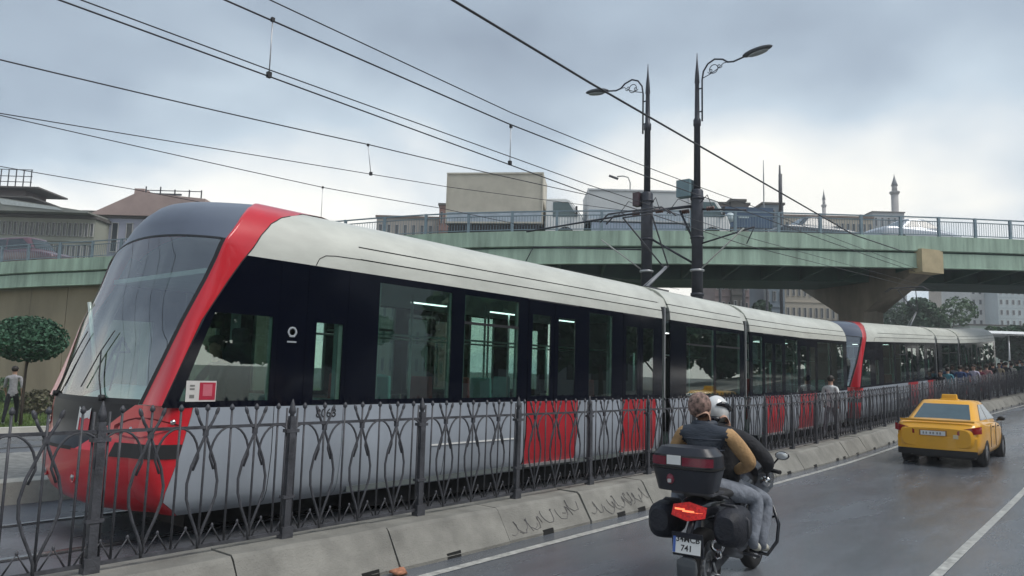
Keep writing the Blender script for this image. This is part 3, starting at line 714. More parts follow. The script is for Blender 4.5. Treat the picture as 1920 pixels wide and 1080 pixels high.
tram = empty('tram', (-7.925, 2.55, .25), label='long red, grey and cream tram in front, its slanted nose pointing left', cat='tram', group='trams standing in line')
make_tram(tram)
tram2 = copy_tree(tram)
p0 = W(-7.925, 24.72, .26)
tram2.location = p0; tram2.rotation_euler = (.043, 0, -.060)
tram2['label'] = 'second tram queued behind the first one, farther down the track under the overpass'
# marks only the front tram shows
text('8068', .13, m_seal, tram, (HW + .004, 2.33, 1.165), (R(90), 0, R(90)), 'fleet_number', .001)
b = MB(); b.lathe((HW + .004, 1.855, 2.0), [(.055, 0), (.055, .003), (.034, .003), (.034, 0)], 20, 'x')
for k in range(6):
    a = k * math.pi / 3; b.box((HW + .006, 1.855 + .046 * math.cos(a), 2.0 + .046 * math.sin(a)), (.003, .02, .02))
o = b.build('operator_logo', mat('logo_grey', (.32, .35, .38), .5), tram)
b = MB(); b.box((HW + .004, 1.855, 1.90), (.003, .11, .016)); b.build('logo_bar', MATS['logo_grey'], o)
# notice sticker on the cab window
nx = HW + .003
b = MB(); b.box((nx, .925, 1.40), (.002, .29, .19)); st = b.build('notice_sticker', mat('sticker_white', (.62, .60, .58), .5), tram)
b = MB(); b.box((nx + .002, .985, 1.40), (.002, .155, .16)); f_ = b.build('sticker_field', mat('sticker_red', (.42, .02, .05), .5), st)
b = MB(); b.box((nx + .004, .985, 1.41), (.001, .09, .11)); b.build('sticker_print', mat('sticker_pink', (.55, .14, .18), .5), st)
b = MB()
for z in (1.45, 1.42, 1.36, 1.345): b.box((nx + .002, .838, z), (.002, .045, .016))
b.build('sticker_text', mat('sticker_grey', (.2, .2, .19), .5), st)
# ------------------------------------------------------------ twin catenary masts with lamps
m_mast = mat('mast_paint', (0.035, 0.038, 0.05), 0.45, 0.3, 0.2, 6)
def lamp_mast(x, y, top, s, label, lz):
    z0 = .52; root = empty('lamp_mast', (x, y, z0), label=label, cat='lamp post', group='twin masts between the tracks')
    H = top - z0
    b = MB(); b.lathe((0, 0, 0), [(.24, 0), (.24, .25), (.17, .35), (.165, 3.7), (.17, 3.72)], 16); b.lathe((0, 0, 0), [(.19, 3.7), (.19, 3.78)], 16); b.build('base', m_mast, root)
    b = MB(); b.lathe((0, 0, 0), [(.16, 3.78), (.155, 5.2), (.175, 5.25), (.175, 6.75), (.15, 6.8)], 16); b.build('mid_sleeve', m_mast, root)
    b = MB(); b.lathe((0, 0, 0), [(.098, 6.7), (.09, 8.7), (.11, 8.72), (.11, 8.9), (.075, 8.95), (.06, H - .95), (.075, H - .92), (.055, H - .6), (.03, H - .35), (.008, H)], 12); b.build('shaft', m_mast, root)
    for z in (3.2, 4.4, 5.35, 6.5):
        b = MB(); b.lathe((0, 0, z), [(.16, 0), (.20, .01), (.20, .06), (.16, .07)], 16); b.build('collar', m_alu if z == 3.2 or z == 4.4 else m_mast, root)
    # scroll bracket
    zb = lz - z0
    b = MB(); ax = s * .16
    b.tube([(ax, 0, zb - 1.6), (ax, 0, zb - .35), (s * .20, 0, zb - .1), (s * .34, 0, zb + .1), (s * .55, 0, zb + .19), (s * .8, 0, zb + .12), (s * .95, 0, zb + .0), (s * 1.12, 0, zb - .03), (s * 1.5, 0, zb + .04)], .026, 8)
    b.tube([(0, 0, zb - 1.3), (ax, 0, zb - 1.3)], .02, 6); b.tube([(0, 0, zb - .6), (ax, 0, zb - .6)], .02, 6); b.build('bracket', m_mast, root)
    b = MB()
    b.tube([(s * (.52 + .13 * math.cos(a)), 0, zb - .1 + .13 * math.sin(a)) for a in [i * .5 for i in range(13)]], .013, 5)
    b.tube([(s * (.42 - .09 * t * math.cos(t * 6)), 0, zb - .12 + .1 * t * math.sin(t * 6)) for t in [i / 12 for i in range(13)]], .012, 5)
    b.tube([(s * (.70 + .09 * t * math.cos(t * 6)), 0, zb - .04 + .1 * t * math.sin(t * 6)) for t in [i / 12 for i in range(13)]], .012, 5)
    b.tube([(s * .18, 0, zb - .3), (s * .38, 0, zb - .24), (s * .62, 0, zb - .14), (s * .82, 0, zb + .0), (s * .95, 0, zb)], .013, 5); b.build('scroll', m_mast, root)
    b = MB(); b.ell((s * 1.82, 0, zb + .09), (.44, .17, .10), 16, 8, rot=Matrix.Rotation(-s * .12, 3, 'Y'), f=lambda v: Vector((v.x, v.y * (1 - .3 * v.x * s), v.z if v.z > 0 else v.z * .6))); lh = b.build('lamp_head', mat('lamp_body', (.05, .055, .065), .5), root)
    b = MB(); b.ell((s * 1.85, 0, zb + .035), (.30, .12, .05), 14, 6, rot=Matrix.Rotation(-s * .12, 3, 'Y')); b.build('lamp_glass', mat('lamp_glass', (.25, .27, .28), .2), lh)
    return root
P1 = (-10.75, 19.02); P2 = (-9.39, 19.52)
r1 = lamp_mast(*P1, 11.30, -1, 'left mast of the twin pair, its curled lamp arm reaching left', 10.75)
r2 = lamp_mast(*P2, 11.47, 1, 'right mast of the twin pair, its curled lamp arm reaching right', 10.95)
# cantilever arms (parts of their masts)
def arm(root, base, pts, w=.03, name='cantilever', m=m_mast):
    b = MB(); b.tube([Vector(p) - root.location for p in pts], w, 6); return b.build(name, m, root)
arm(r2, P2, [(P2[0], P2[1], 6.85), (P1[0], P1[1], 6.75)], .045, 'cross_beam')
arm(r1, P1, [(P1[0], P1[1], 6.0), (P2[0] + .0, P2[1], 5.1)], .035, 'brace'); arm(r2, P2, [(P2[0] - .5, P2[1] - .1, 6.75), (P2[0], P2[1], 5.6)], .035, 'brace')
arm(r2, P2, [(P2[0], P2[1], 6.75), (-7.925, P2[1], 6.55)], .03); arm(r2, P2, [(P2[0], P2[1], 5.7), (-7.7, P2[1], 6.05)], .025); arm(r2, P2, [(-7.7, P2[1], 6.05), (-7.925, P2[1], 5.6)], .015, 'registration_arm')
arm(r1, P1, [(P1[0], P1[1], 6.75), (-15.3, P1[1], 6.6)], .03); arm(r1, P1, [(P1[0], P1[1], 5.6), (-15.0, P1[1], 6.05)], .025); arm(r1, P1, [(-15.0, P1[1], 6.05), (-15.3, P1[1], 5.6)], .015, 'registration_arm')
m_ins = mat('brown_insulator', (.10, .045, .035), .3)
for rt, P, s in ((r1, P1, -1), (r2, P2, 1), (r1, P1, 1), (r2, P2, -1)):
    b = MB()
    for k in range(4): b.lathe(Vector((P[0] + s * (.30 + .06 * k), P[1], 6.72)) - rt.location, [(.03, 0), (.07, .01), (.07, .03), (.03, .045)], 10, 'x')
    b.build('insulator', m_ins, rt)
    b = MB(); b.tube([Vector((P[0] + s * .15, P[1] - .1, 6.9)) - rt.location, Vector((P[0] + s * .45, P[1] - .3, 7.05)) - rt.location, Vector((P[0] + s * .7, P[1] - .5, 6.6)) - rt.location], .012, 5); b.build('jumper', m_wire, rt)
b = MB(); b.box((-.33, -.1, 6.85), (.42, .3, .5)); b.build('junction_box', mat('box_teal', (.16, .24, .27), .5), r2)
b = MB(); b.box((-.26, -.1, 6.6), (.2, .25, .4)); b.build('junction_box', mat('box_brown', (.08, .05, .06), .5), r1)
for (px, py), (qx, qy), rt, X0 in (((1112, 452), (1208, 520), r1, -12.2), ((1390, 458), (1310, 503), r2, -7.925)):
    b = MB(); P = P1 if rt is r1 else P2
    a = Vector((X0, P[1] - .2, 6.0 if rt is r1 else 6.0)); c = Vector((P[0], P[1], 4.9)); b.tube([a - rt.location, c - rt.location], .022, 6); b.build('steady_tube', mat('pale_tube', (.42, .43, .40), .5), rt)

# ------------------------------------------------------------ overhead wires
def wire(pts, r, label, name='overhead_wire', sag=0.0, grp='overhead wires over the tracks', drop=None):
    q = []
    for a, c in zip(pts, pts[1:]):
        a, c = Vector(a), Vector(c)
        for i in range(10):
            t = i / 10; p = a.lerp(c, t); p.z -= sag * 4 * t * (1 - t); q.append(p)
    q.append(Vector(pts[-1])); b = MB(); b.tube(q, r, 5)
    o = b.build(name, m_wire); tag(o, label, 'wire', grp); return o
def clamp_(o, p0, p1, fit=False):
    b = MB(); b.tube([p0, p1], .008, 5); d = b.build('dropper', m_alu, o)
    b = MB(); b.box(p1, (.05, .05, .07)); b.box(p0, (.04, .04, .05)); b.build('clamp', m_seal, d)
T1 = -7.925
messenger = wire([(T1, -12, 6.35), (T1 - .02, 9.3, 6.12), (T1, P2[1], 6.50), (T1 + .9, 40, 7.0)], .012, 'upper carrying wire above the front tram, the thick lower one of its pair', sag=.04)
m2 = wire([(T1 + .05, -12, 6.7), (T1 + .04, 9.3, 6.30), (T1 + .2, P2[1], 6.62), (T1 + .9, 40, 7.15)], .009, 'thin wire running just above the carrying wire over the front tram', sag=.04)
contact = wire([(T1 + .02, -12, 5.42), (T1, 4.74, 5.42), (T1, 11.7, 5.40), (T1, P2[1], 5.55), (T1 + .9, 40, 6.3)], .010, 'lower contact wire above the front tram')
contact2 = wire([(T1, -12, 5.50), (T1 + .03, 4.74, 5.49), (T1 + .03, 11.7, 5.56), (T1 + .1, P2[1], 5.75), (T1 + 1, 40, 6.45)], .008, 'slightly higher contact wire of the pair above the front tram')
clamp_(messenger, Vector((T1, 4.74, 6.15)), Vector((T1, 4.74, 5.44))); clamp_(messenger, Vector((T1, 9.35, 6.08)), Vector((T1, 9.35, 5.44)))
XW = -12
w3 = wire([(XW, -12, 5.0), (XW, 3.01, 6.07), (XW, 9.56, 6.55), (XW, 17.7, 7.15)], .012, 'dark wire over the gap between the tracks, crossing the box truck', sag=.02)
w4 = wire([(XW, -12, 4.3), (XW, 3.07, 5.31), (XW, 9.67, 5.94), (XW, 12.0, 6.16), (XW + 1.2, P1[1], 6.7)], .008, 'thin pale wire below the dark one over the gap between the tracks')
clamp_(w3, Vector((XW, 9.56, 6.54)), Vector((XW, 9.67, 5.95)))
w5 = wire([(-15.5, -12, 5.6), (-15.5, 3.97, 6.27), (-15.5, 10.98, 6.43), (-15.5, 15.25, 6.7), (-15.3, P1[1], 6.8)], .010, 'carrying wire over the far track', sag=.01)
w6 = wire([(-15.5, -12, 5.2), (-15.5, 4.06, 5.34), (-15.5, 6.4, 5.41), (-15.5, 15, 5.5), (-15.3, 30, 5.8)], .008, 'lowest wire, the contact wire of the far track')
clamp_(w5, Vector((-15.5, 10.98, 6.43)), Vector((-15.5, 10.98, 5.46)))
feeder = wire([(-7, -8, 7.2), (-7, 6.94, 7.04), (-7, 10.34, 6.97), (-7, 26.46, 6.89), (-7, 34.0, 7.38)], .021, 'thick black cable sloping down from the top centre to the overpass', sag=.0)
# ------------------------------------------------------------ overpass
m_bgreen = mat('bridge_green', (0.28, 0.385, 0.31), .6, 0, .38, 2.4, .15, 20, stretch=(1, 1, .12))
m_bgreen2 = mat('bridge_green_shade', (0.035, 0.085, 0.065), .7, 0, .25, .8)  # darker copy of the green: shade of groove and underside put into the colour
m_brown = mat('pier_brown', (0.20, 0.175, 0.14), .85, 0, .35, 1.1, .3, 12, stretch=(1, 1, .3))
m_tan = mat('pier_cap_tan', (0.42, 0.35, 0.22), .8, 0, .15, 2)
m_railb = mat('railing_blue_grey', (0.17, 0.23, 0.27), .5, .2, .15)
m_deck = mat('bridge_asphalt', (.06, .06, .065), .8)
KP = [(-66, 6.5, 6.5), (-47.08, 12.81, 7.09), (-41.27, 15.71, 7.33), (-31.03, 19.04, 7.53), (-23.03, 22.72, 7.91), (-15.27, 28.28, 8.17), (-9.09, 34.35, 8.38), (-3.46, 41.26, 8.69), (3.5, 51, 9.0), (14, 68, 9.4), (24, 86, 9.6)]
KP = [Vector(p) for p in KP]
def cr_(a, b, c, d, t): return 0.5 * ((2 * b) + (c - a) * t + (2 * a - 5 * b + 4 * c - d) * t * t + (3 * b - a - 3 * c + d) * t ** 3)
BP = []
for i in range(1, len(KP) - 2):
    for k in range(12): BP.append(cr_(KP[i - 1], KP[i], KP[i + 1], KP[i + 2], k / 12))
BP = [KP[0].lerp(KP[1], k / 12) for k in range(12)] + BP + [KP[-2].lerp(KP[-1], k / 6) for k in range(7)]
# resample by arc length
S = [0]
for a, c in zip(BP, BP[1:]): S.append(S[-1] + (c - a).length)
def bpt(s):
    for i in range(len(S) - 1):
        if s <= S[i + 1] or i == len(S) - 2:
            t = (s - S[i]) / (S[i + 1] - S[i]); p = BP[i].lerp(BP[i + 1], t)
            j0, j1 = max(0, i - 3), min(len(BP) - 1, i + 4); d = (BP[j1] - BP[j0]); d.z = 0; d.normalize()
            return p, d, Vector((-d.y, d.x, 0))
def bs_near(px):      # arc length where the near edge crosses picture column px
    best = None
    for i in range(0, int(S[-1] * 4)):
        p, _, _ = bpt(i / 4); v = p - Vector((0, 0, CAM_H)); z = v.dot(cf)
        if z > 0:
            x = 960 + FPX * v.dot(cr) / z
            if best is None or abs(x - px) < best[0]: best = (abs(x - px), i / 4)
    return best[1]
def boff(s, o, dz): p, d, n = bpt(s); return p + n * o + Vector((0, 0, dz))
SS = [i * 1.0 for i in range(int(S[-1]))]
BW = 6.4
bridge = empty('overpass', tuple(KP[5]) , label='green steel overpass with a blue-grey railing crossing over the tracks', cat='bridge')
bl = -bridge.location
bvf = lambda v: v + bl
def strip(prof, name, m, smooth=False):
    b = MB(); b.grid([[boff(s, o, z) for o, z in prof] for s in SS], smooth); return b.build(name, m, bridge, vf=bvf)
strip([(.25, .0), (-.08, .0), (-.08, -.66), (.02, -.70)], 'upper_fascia', m_bgreen)
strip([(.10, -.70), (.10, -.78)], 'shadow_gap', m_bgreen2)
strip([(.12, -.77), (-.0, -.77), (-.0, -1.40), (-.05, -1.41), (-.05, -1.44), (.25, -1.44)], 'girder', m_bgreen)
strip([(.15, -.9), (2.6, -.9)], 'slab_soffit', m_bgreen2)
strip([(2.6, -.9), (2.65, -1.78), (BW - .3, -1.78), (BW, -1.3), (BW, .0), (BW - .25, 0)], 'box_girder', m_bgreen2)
strip([(.25, -.0), (.25, -.12), (BW - .25, -.12), (BW - .25, 0)], 'roadway', m_deck)
s0, s1 = bs_near(800), bs_near(2100)
s = s0
while s < s1:
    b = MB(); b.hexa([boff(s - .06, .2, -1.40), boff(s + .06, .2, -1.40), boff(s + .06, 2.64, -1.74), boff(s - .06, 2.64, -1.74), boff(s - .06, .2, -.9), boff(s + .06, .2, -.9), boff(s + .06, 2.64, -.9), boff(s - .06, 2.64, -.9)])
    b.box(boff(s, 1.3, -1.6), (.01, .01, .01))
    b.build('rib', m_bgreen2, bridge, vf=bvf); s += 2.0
for z, t in ((.90, .05), (.72, .03), (.10, .03)):
    strip([(.05, z - t / 2), (.05, z + t / 2), (.12, z + t / 2), (.12, z - t / 2), (.05, z - t / 2)], 'railing_bar', m_railb)
    if z > .5: strip([(BW - .12, z - t / 2), (BW - .12, z + t / 2), (BW - .05, z + t / 2), (BW - .05, z - t / 2), (BW - .12, z - t / 2)], 'railing_bar', m_railb)
s = .4; b1 = MB()
while s < S[-1] - 6:
    b = MB(); c = boff(s, .085, .46); p, d, n = bpt(s); b.box(c, (.12, .09, .94), rot=Matrix.Rotation(math.atan2(d.y, d.x), 3, 'Z')); b.build('railing_post', m_railb, bridge, vf=bvf)
    s += 1.95
s = .2
while s < S[-1] - 6:
    c = boff(s, .085, 0); b1.add([c + Vector((-.009, -.009, .1)), c + Vector((.009, 0, .1)), c + Vector((0, .009, .1)), c + Vector((-.009, -.009, .72)), c + Vector((.009, 0, .72)), c + Vector((0, .009, .72))], [(0, 1, 4, 3), (1, 2, 5, 4), (2, 0, 3, 5)])
    c = boff(s, BW - .085, 0); b1.add([c + Vector((-.012, -.012, .0)), c + Vector((.012, 0, .0)), c + Vector((0, .012, .0)), c + Vector((-.012, -.012, .8)), c + Vector((.012, 0, .8)), c + Vector((0, .012, .8))], [(0, 1, 4, 3), (1, 2, 5, 4), (2, 0, 3, 5)])
    s += .125
tag(b1.build('balusters', m_railb, bridge, vf=bvf), kind='stuff')
# pier: column in the strip between the tracks with a wide tapering head
def pier(s, foot, cap, zb):
    tip, d, n = bpt(s); zt = tip.z - 1.44
    tipn = tip + n * -.02; tipf = tip + n * BW
    a = (Vector((tipf.x, tipf.y, 0)) - Vector((tipn.x, tipn.y, 0))).normalized(); 
    if foot: base = Vector((foot[0], foot[1], 0))
    else: base = Vector((tipn.x + tipf.x, tipn.y + tipf.y, 0)) / 2
    A = cap; a = (A - Vector((base.x, base.y, 0))); a.z = 0; half = a.length; a.normalize(); e = Vector((-a.y, a.x, 0))
    w1, w2 = .62, .62
    def Q(u, v, z): return Vector((base.x, base.y, 0)) + a * u + e * v + Vector((0, 0, z))
    b = MB(); b.grid([[Q(u * k, v * k, z) for u, v in ((-.8, -.62), (.8, -.62), (.95, 0), (.8, .62), (-.8, .62), (-.95, 0))] for z, k in ((zb, 1.0), (5.0, 1.0), (5.7, 1.02))], False, True)
    # head: hull from column top to the long cap
    poly = [(-.9, 5.3), (.9, 5.3), (1.35, 5.6), (half, zt - .05), (half, zt + .30), (-half, zt + .30), (-half, zt - .05), (-1.35, 5.6)]
    b.prism([Q(u, 0, z) for u, z in poly], e * -w1, e * w2)
    return b, Q, half, zt
capv = atD(1735, 480, 33.0)
b, Q, half, zt = pier(bs_near(1690), (-10.1, 39.1), capv, .5)
p_ = b.build('pier', m_brown, bridge, vf=bvf)
b = MB(); b.box(Q(half + .02, 0, zt + .35), (1.30, .7, 1.05), rot=Matrix.Rotation(math.atan2((Q(0, 1, 0) - Q(0, 0, 0)).y, (Q(0, 1, 0) - Q(0, 0, 0)).x), 3, 'Z')); b.build('pier_cap', m_tan, p_, vf=bvf)
for px_, zb in ((2500, -.1),):
    s = bs_near(2300) + 6; tp, d, n = bpt(s); c = tp + n * (BW / 2)
    b, Q, half, zt = pier(s, (c.x, c.y), tp + n * .1, -.1); b.build('pier', m_brown, bridge, vf=bvf)
# wall closing the space under the left ramp
b = MB(); n_ = 0; wall = empty('ramp_wall', (-40, 17, 0), label='brownish concrete wall closing the space under the left ramp', cat='wall')
m_wall = mat('stained_wall', (.30, .25, .175), .85, 0, .25, .5, .25, 14, stretch=(1, 1, .25))
s = 0; send = bs_near(520)
while s < send:
    b = MB(); e_ = min(s + 2.4, send)
    b.hexa([boff(s + .015, .7, 0), boff(e_ - .015, .7, 0), boff(e_ - .015, .95, 0), boff(s + .015, .95, 0)] * 2)
    b.v = [(v[0], v[1], 0.0) if i < 4 else (v[0], v[1], bpt(s)[0].z - 1.3) for i, v in enumerate(b.v)]
    b.build('wall_panel', m_wall, wall, vf=lambda v: v - Vector((-40, 17, 0))); s += 2.4
b = MB(); b.grid([[boff(s_, .97, 0) * 1, boff(s_, .97, -1.3)] for s_ in [i * 2 for i in range(int(send / 2) + 1)]]); b.v = [(v[0], v[1], 0.0) if i % 2 == 0 else v for i, v in enumerate(b.v)]
b.build('wall_core', m_brown, wall, vf=lambda v: v - Vector((-40, 17, 0)))
# street lamp on the overpass
p = atD(1181, 400, 37); lampr = empty('street_lamp', (p.x, p.y, p.z - .8), label='small grey street lamp on the overpass above the white truck', cat='street lamp')
zt = atD(1181, 330, 37).z - p.z + .8
b = MB(); b.tube([(0, 0, 0), (0, 0, zt - .35), (-.08, -.06, zt - .08), (-.3, -.2, zt), (-.55, -.38, zt - .03)], .035, 6); b.build('pole', mat('lamp_grey', (.3, .31, .31), .5), lampr)
b = MB(); b.box((-.68, -.5, zt - .08), (.5, .16, .08), rot=Matrix.Rotation(.62, 3, 'Z') @ Matrix.Rotation(.35, 3, 'Y')); b.build('lamp_head', m_iron, lampr)
# ------------------------------------------------------------ cars
m_carglass = mat('car_window', (0.03, 0.04, 0.045), .06, 0, .1, coat=.5)
m_tyre = mat('tyre', (.015, .015, .016), .8, 0, .2, 20); m_rim = mat('rim_silver', (.4, .4, .41), .3, .8, .05)
def make_car(root, L, Wd, H, paint, belt=.92, sed=True, tail=.40, nose=.95, roof=(-.95, .45), glassm=None, wheels=(-.29, .30), wr=.31):
    """local y forward, origin under the middle"""
    hw = Wd / 2; y0 = -L / 2; glassm = glassm or m_carglass
    st = [(0.0, .80, .42, belt - .16), (.015, .88, .34, belt - .08), (.04, .95, .27, belt + .0), (.09, .985, .24, belt + .035), (.16, 1.0, .22, belt + .045), (.30, 1.0, .20, belt + .03), (.5, 1.0, .20, belt), (.62, 1.0, .20, belt - .01), (.74, .99, .21, belt - .03), (.86, .96, .23, belt - .10), (.95, .90, .26, belt - .20), (.985, .82, .32, belt - .28), (1.0, .70, .40, belt - .34)]
    if not sed: st = [(0.0, .92, .36, belt - .02), (.01, .96, .30, belt + .0)] + [(a, b_, c, d) for a, b_, c, d in st if a > .03]
    rows = []
    for t, k, zb, zs in st:
        y = y0 + L * t; w = hw * k; m1 = zb + (zs - zb) * .42
        half = [(0, zb), (w * .80, zb), (w * .95, zb + .05), (w * 1.0, m1), (w * .985, zs - .12), (w * .93, zs - .03), (w * .80, zs), (w * .4, zs + .012), (0, zs + .015)]
        rows.append([Vector((x, y, z)) for x, z in half] + [Vector((-x, y, z)) for x, z in half[-2:0:-1]])
    b = MB(); b.grid(rows, True, True); n = len(rows[0]); b.add(rows[0], [tuple(range(n))], True); b.add(rows[-1], [tuple(reversed(range(n)))], True)
    body = b.build('body', paint, root)
    # wheel arches
    cut = MB()
    for wy in wheels:
        for s in (-1, 1): cut.lathe((s * hw, wy * L, wr), [(0, -.26), (wr + .055, -.26), (wr + .055, .26), (0, .26)], 24, 'x', caps=False)
    co = cut.build('cutter', paint); bm = body.modifiers.new('sub', 'SUBSURF'); bm.levels = bm.render_levels = 1
    bo = body.modifiers.new('arch', 'BOOLEAN'); bo.operation = 'DIFFERENCE'; bo.object = co; bo.solver = 'FAST'
    bpy.context.view_layer.update(); dg = bpy.context.evaluated_depsgraph_get()
    me = bpy.data.meshes.new_from_object(body.evaluated_get(dg)); body.modifiers.clear(); body.data = me; bpy.data.objects.remove(co)
    me.materials.clear(); me.materials.append(paint)
    for p_ in me.polygons: p_.use_smooth = True
    # cabin
    bz = belt + .0; yb0, yb1 = y0 + L * tail * .5, y0 + L * .76; yr0, yr1 = roof
    if not sed: yb0 = y0 + .04
    def ring(t, ins=0):     # t 0 belt..1 roof
        ya = yb0 + (yr0 - yb0) * t; yb = yb1 + (yr1 - yb1) * t; w = hw * (.86 - .20 * t) ; z = bz + (H - .04 - bz) * t
        return ya, yb, w, z
    def rv(t, u):
        ya, yb, w, z = ring(t); pts = [(-.86 * w, ya + .06), (-.45 * w, ya + .01), (.45 * w, ya + .01), (.86 * w, ya + .06), (w, ya + .22), (w * 1.01, (ya + yb) / 2), (w, yb - .3), (.82 * w, yb - .08), (.4 * w, yb), (-.4 * w, yb), (-.82 * w, yb - .08), (-w, yb - .3), (-w * 1.01, (ya + yb) / 2), (-w, ya + .22)]
        return [Vector((x, y, z + (.0 if t < 1 else 0))) for x, y in pts]
    b = MB(); rws = [rv(-.06, 0), rv(0, 0), rv(.3, 0), rv(.6, 0), rv(.9, 0), rv(1, 0)]
    ya, yb, w, z = ring(1); cy = (ya + yb) / 2
    rws += [[Vector((v.x * .93, cy + (v.y - cy) * .93, z + .03)) for v in rws[-1]], [Vector((v.x * .7, cy + (v.y - cy) * .7, z + .045)) for v in rws[-1]]]
    b.grid(rws, True, True); n = len(rws[0]); b.add(rws[-1], [tuple(range(n))], True); b.build('roof', paint, root)
    def pane(pts, name, off):
        b = MB(); c = [Vector(p) + Vector(off) for p in pts]; b.prism(c, (0, 0, 0), tuple(-Vector(off) * 1.6)); return b.build(name, glassm, root)
    def S_(t, u, side):   # point on side surface: u 0 rear..1 front
        ya, yb, w, z = ring(t); return Vector((side * w * 1.012, ya + .20 + (yb - .30 - ya - .20) * u, z))
    def Rr(t, u): ya, yb, w, z = ring(t); return Vector(((u * 2 - 1) * w * .80, ya + .012 + .02 * abs(u * 2 - 1), z))
    def Fr(t, u): ya, yb, w, z = ring(t); return Vector(((u * 2 - 1) * w * .78, yb - .03 * abs(u * 2 - 1), z))
    b = MB(); b.grid([[Rr(t, u / 4) + Vector((0, -.012, .004)) for u in range(5)] for t in (.10, .5, .88)], True); b.grid([[Rr(t, u / 4) for u in range(5)] for t in (.10, .5, .88)], True); b.build('rear_window', glassm if glassm is not m_carglass else mat('rear_glass', (.06, .10, .12), .08, 0, .1, coat=.6), root)
    b = MB(); b.grid([[Fr(t, u / 4) + Vector((0, .012, .004)) for u in range(5)] for t in (.08, .5, .90)], True); b.build('windscreen', glassm, root)
    for s in (-1, 1):
        for u0, u1, u2, u3 in ((.02, .47, .16, .47), (.51, 1.06, .51, .92)):
            pane([S_(.10, u0, s), S_(.10, u1, s), S_(.9, u3, s), S_(.9, u2, s)], 'side_window', (s * .007, 0, 0))
    # wheels
    for wy in wheels:
        for s in (-1, 1):
            c = (s * (hw - .10), wy * L, wr)
            b = MB(); b.lathe(c, [(wr * .62, -.09), (wr * .93, -.095), (wr, -.07), (wr, .07), (wr * .93, .095), (wr * .62, .09)], 28, 'x', caps=False); wh = b.build('wheel', m_tyre, root)
            b = MB(); b.lathe((c[0] + s * .03, c[1], c[2]), [(wr * .66, s * .05), (wr * .60, s * .02), (wr * .2, s * .03), (0.02, s * .045)], 20, 'x')
            for k in range(5):
                a = k * math.pi * 2 / 5; b.bar((c[0] + s * .075, c[1] + .05 * math.cos(a), c[2] + .05 * math.sin(a)), (c[0] + s * .075, c[1] + wr * .6 * math.cos(a), c[2] + wr * .6 * math.sin(a)), .05, .02, up=(1, 0, 0))
            b.build('rim', m_rim, wh)
            b = MB(); b.lathe((s * (hw - .16), wy * L, wr), [(wr + .05, -.14), (wr + .05, .12)], 24, 'x'); b.build('wheel_arch', m_black, root)
    return dict(ring=ring, S=S_, Rr=Rr, hw=hw, y0=y0, belt=belt)

# ---------- the taxi
m_yel = mat('taxi_yellow', (0.80, 0.39, 0.014), .3, 0, .06, 2, coat=.5)
m_tail = mat('tail_lamp_red', (.28, .008, .01), .12, 0, .2, 8, coat=.5)
TL, TW, TH_ = 4.25, 1.75, 1.45
taxi = empty('taxi', (-3.45, 19.35 + TL / 2, rise(21)), -.01, 'yellow taxi sedan driving away on the wet road', 'taxi')
C = make_car(taxi, TL, TW, TH_, m_yel, belt=.98, roof=(-.75, .5), tail=.30, wheels=(-.275, .33), wr=.30)
y0 = -TL / 2; hw = TW / 2
def trow(x, z, off=0):      # rear surface point near the tail
    k = abs(x) / hw; return Vector((x, y0 + .012 + .11 * k ** 3 + max(0, z - .86) * .25 - off, z))
for s in (-1, 1):
    b = MB(); rows = []
    for j in range(5):
        v = j / 4; row = []
        for i in range(7):
            u = i / 6; x = s * (.43 + .45 * u); z0_ = .69 + .06 * u; z1_ = .78 + .13 * u ** .7
            z = z0_ + (z1_ - z0_) * v; q = trow(x, z, .03)
            if u > .8: q.y += .10 * (u - .8) / .2
            row.append(q)
        rows.append(row)
    b.grid(rows); tl = b.build('tail_lamp', m_tail, taxi)
    b = MB(); b.grid([[trow(s * x, z, .036) for x in (.56, .62, .68)] for z in (.775, .80)]); b.build('lamp_strip', mat('lamp_clear', (.6, .42, .4), .2), tl)
b = MB(); b.grid([[trow(x, z, .022) for x in [i * .1 - .9 + .0 for i in range(19)] if abs(x) < .84] for z in (.36, .40, .46, .60, .64)]); 
b.grid([[trow(x, .64, .022), trow(x, .655, .0)] for x in [i * .1 - .8 for i in range(17)]]); b.build('rear_bumper', m_yel, taxi)
b = MB(); b.grid([[trow(x, z, .02) for x in [i * .1 - .8 for i in range(17)]] for z in (.22, .30, .355)]); b.build('bumper_valance', m_black, taxi)
b = MB(); b.box(trow(-.05, .725, .02), (.56, .02, .12)); pr = b.build('plate_recess', mat('recess_shade_yellow', (.30, .13, .01), .5), taxi)  # raised box in darkened body yellow, the recess's shade painted in
b = MB(); b.box(trow(-.05, .72, .035), (.50, .01, .10)); pl = b.build('number_plate', m_white, taxi)
b = MB()
for x in (-.22, -.16, -.08, -.02, .06, .12): b.box(trow(x - .02, .72, .042), (.03, .003, .05))
b.build('plate_marks', mat('plate_grey', (.25, .25, .25), .5), pl)
b = MB(); b.grid([[trow(x, z, .012) for x in [i * .1 - .5 for i in range(11)]] for z in (.80, .815)]); b.build('boot_seam', m_seal, taxi)
b = MB(); b.box(trow(.40, .66, .03), (.10, .01, .09)); b.build('sticker', mat('sticker_cream', (.7, .6, .4), .5), taxi)
b = MB(); b.grid([[Vector((x, y0 + .16 + dy - .03 * (1 - (x / .75) ** 2), .985 + dz)) for x in [i * .15 - .75 for i in range(11)]] for dy, dz in ((0, 0), (-.03, .035), (-.05, .035), (-.02, -.01))]); b.build('boot_lip', m_yel, taxi)
b = MB(); b.box((0, -.35, TH_ + .075), (.34, .15, .13), taper=(.92, .85)); b.box((0, -.35, TH_ + .015), (.40, .20, .03)); b.build('roof_sign', mat('sign_yellow', (.75, .42, .03), .4), taxi, bevel=.015)
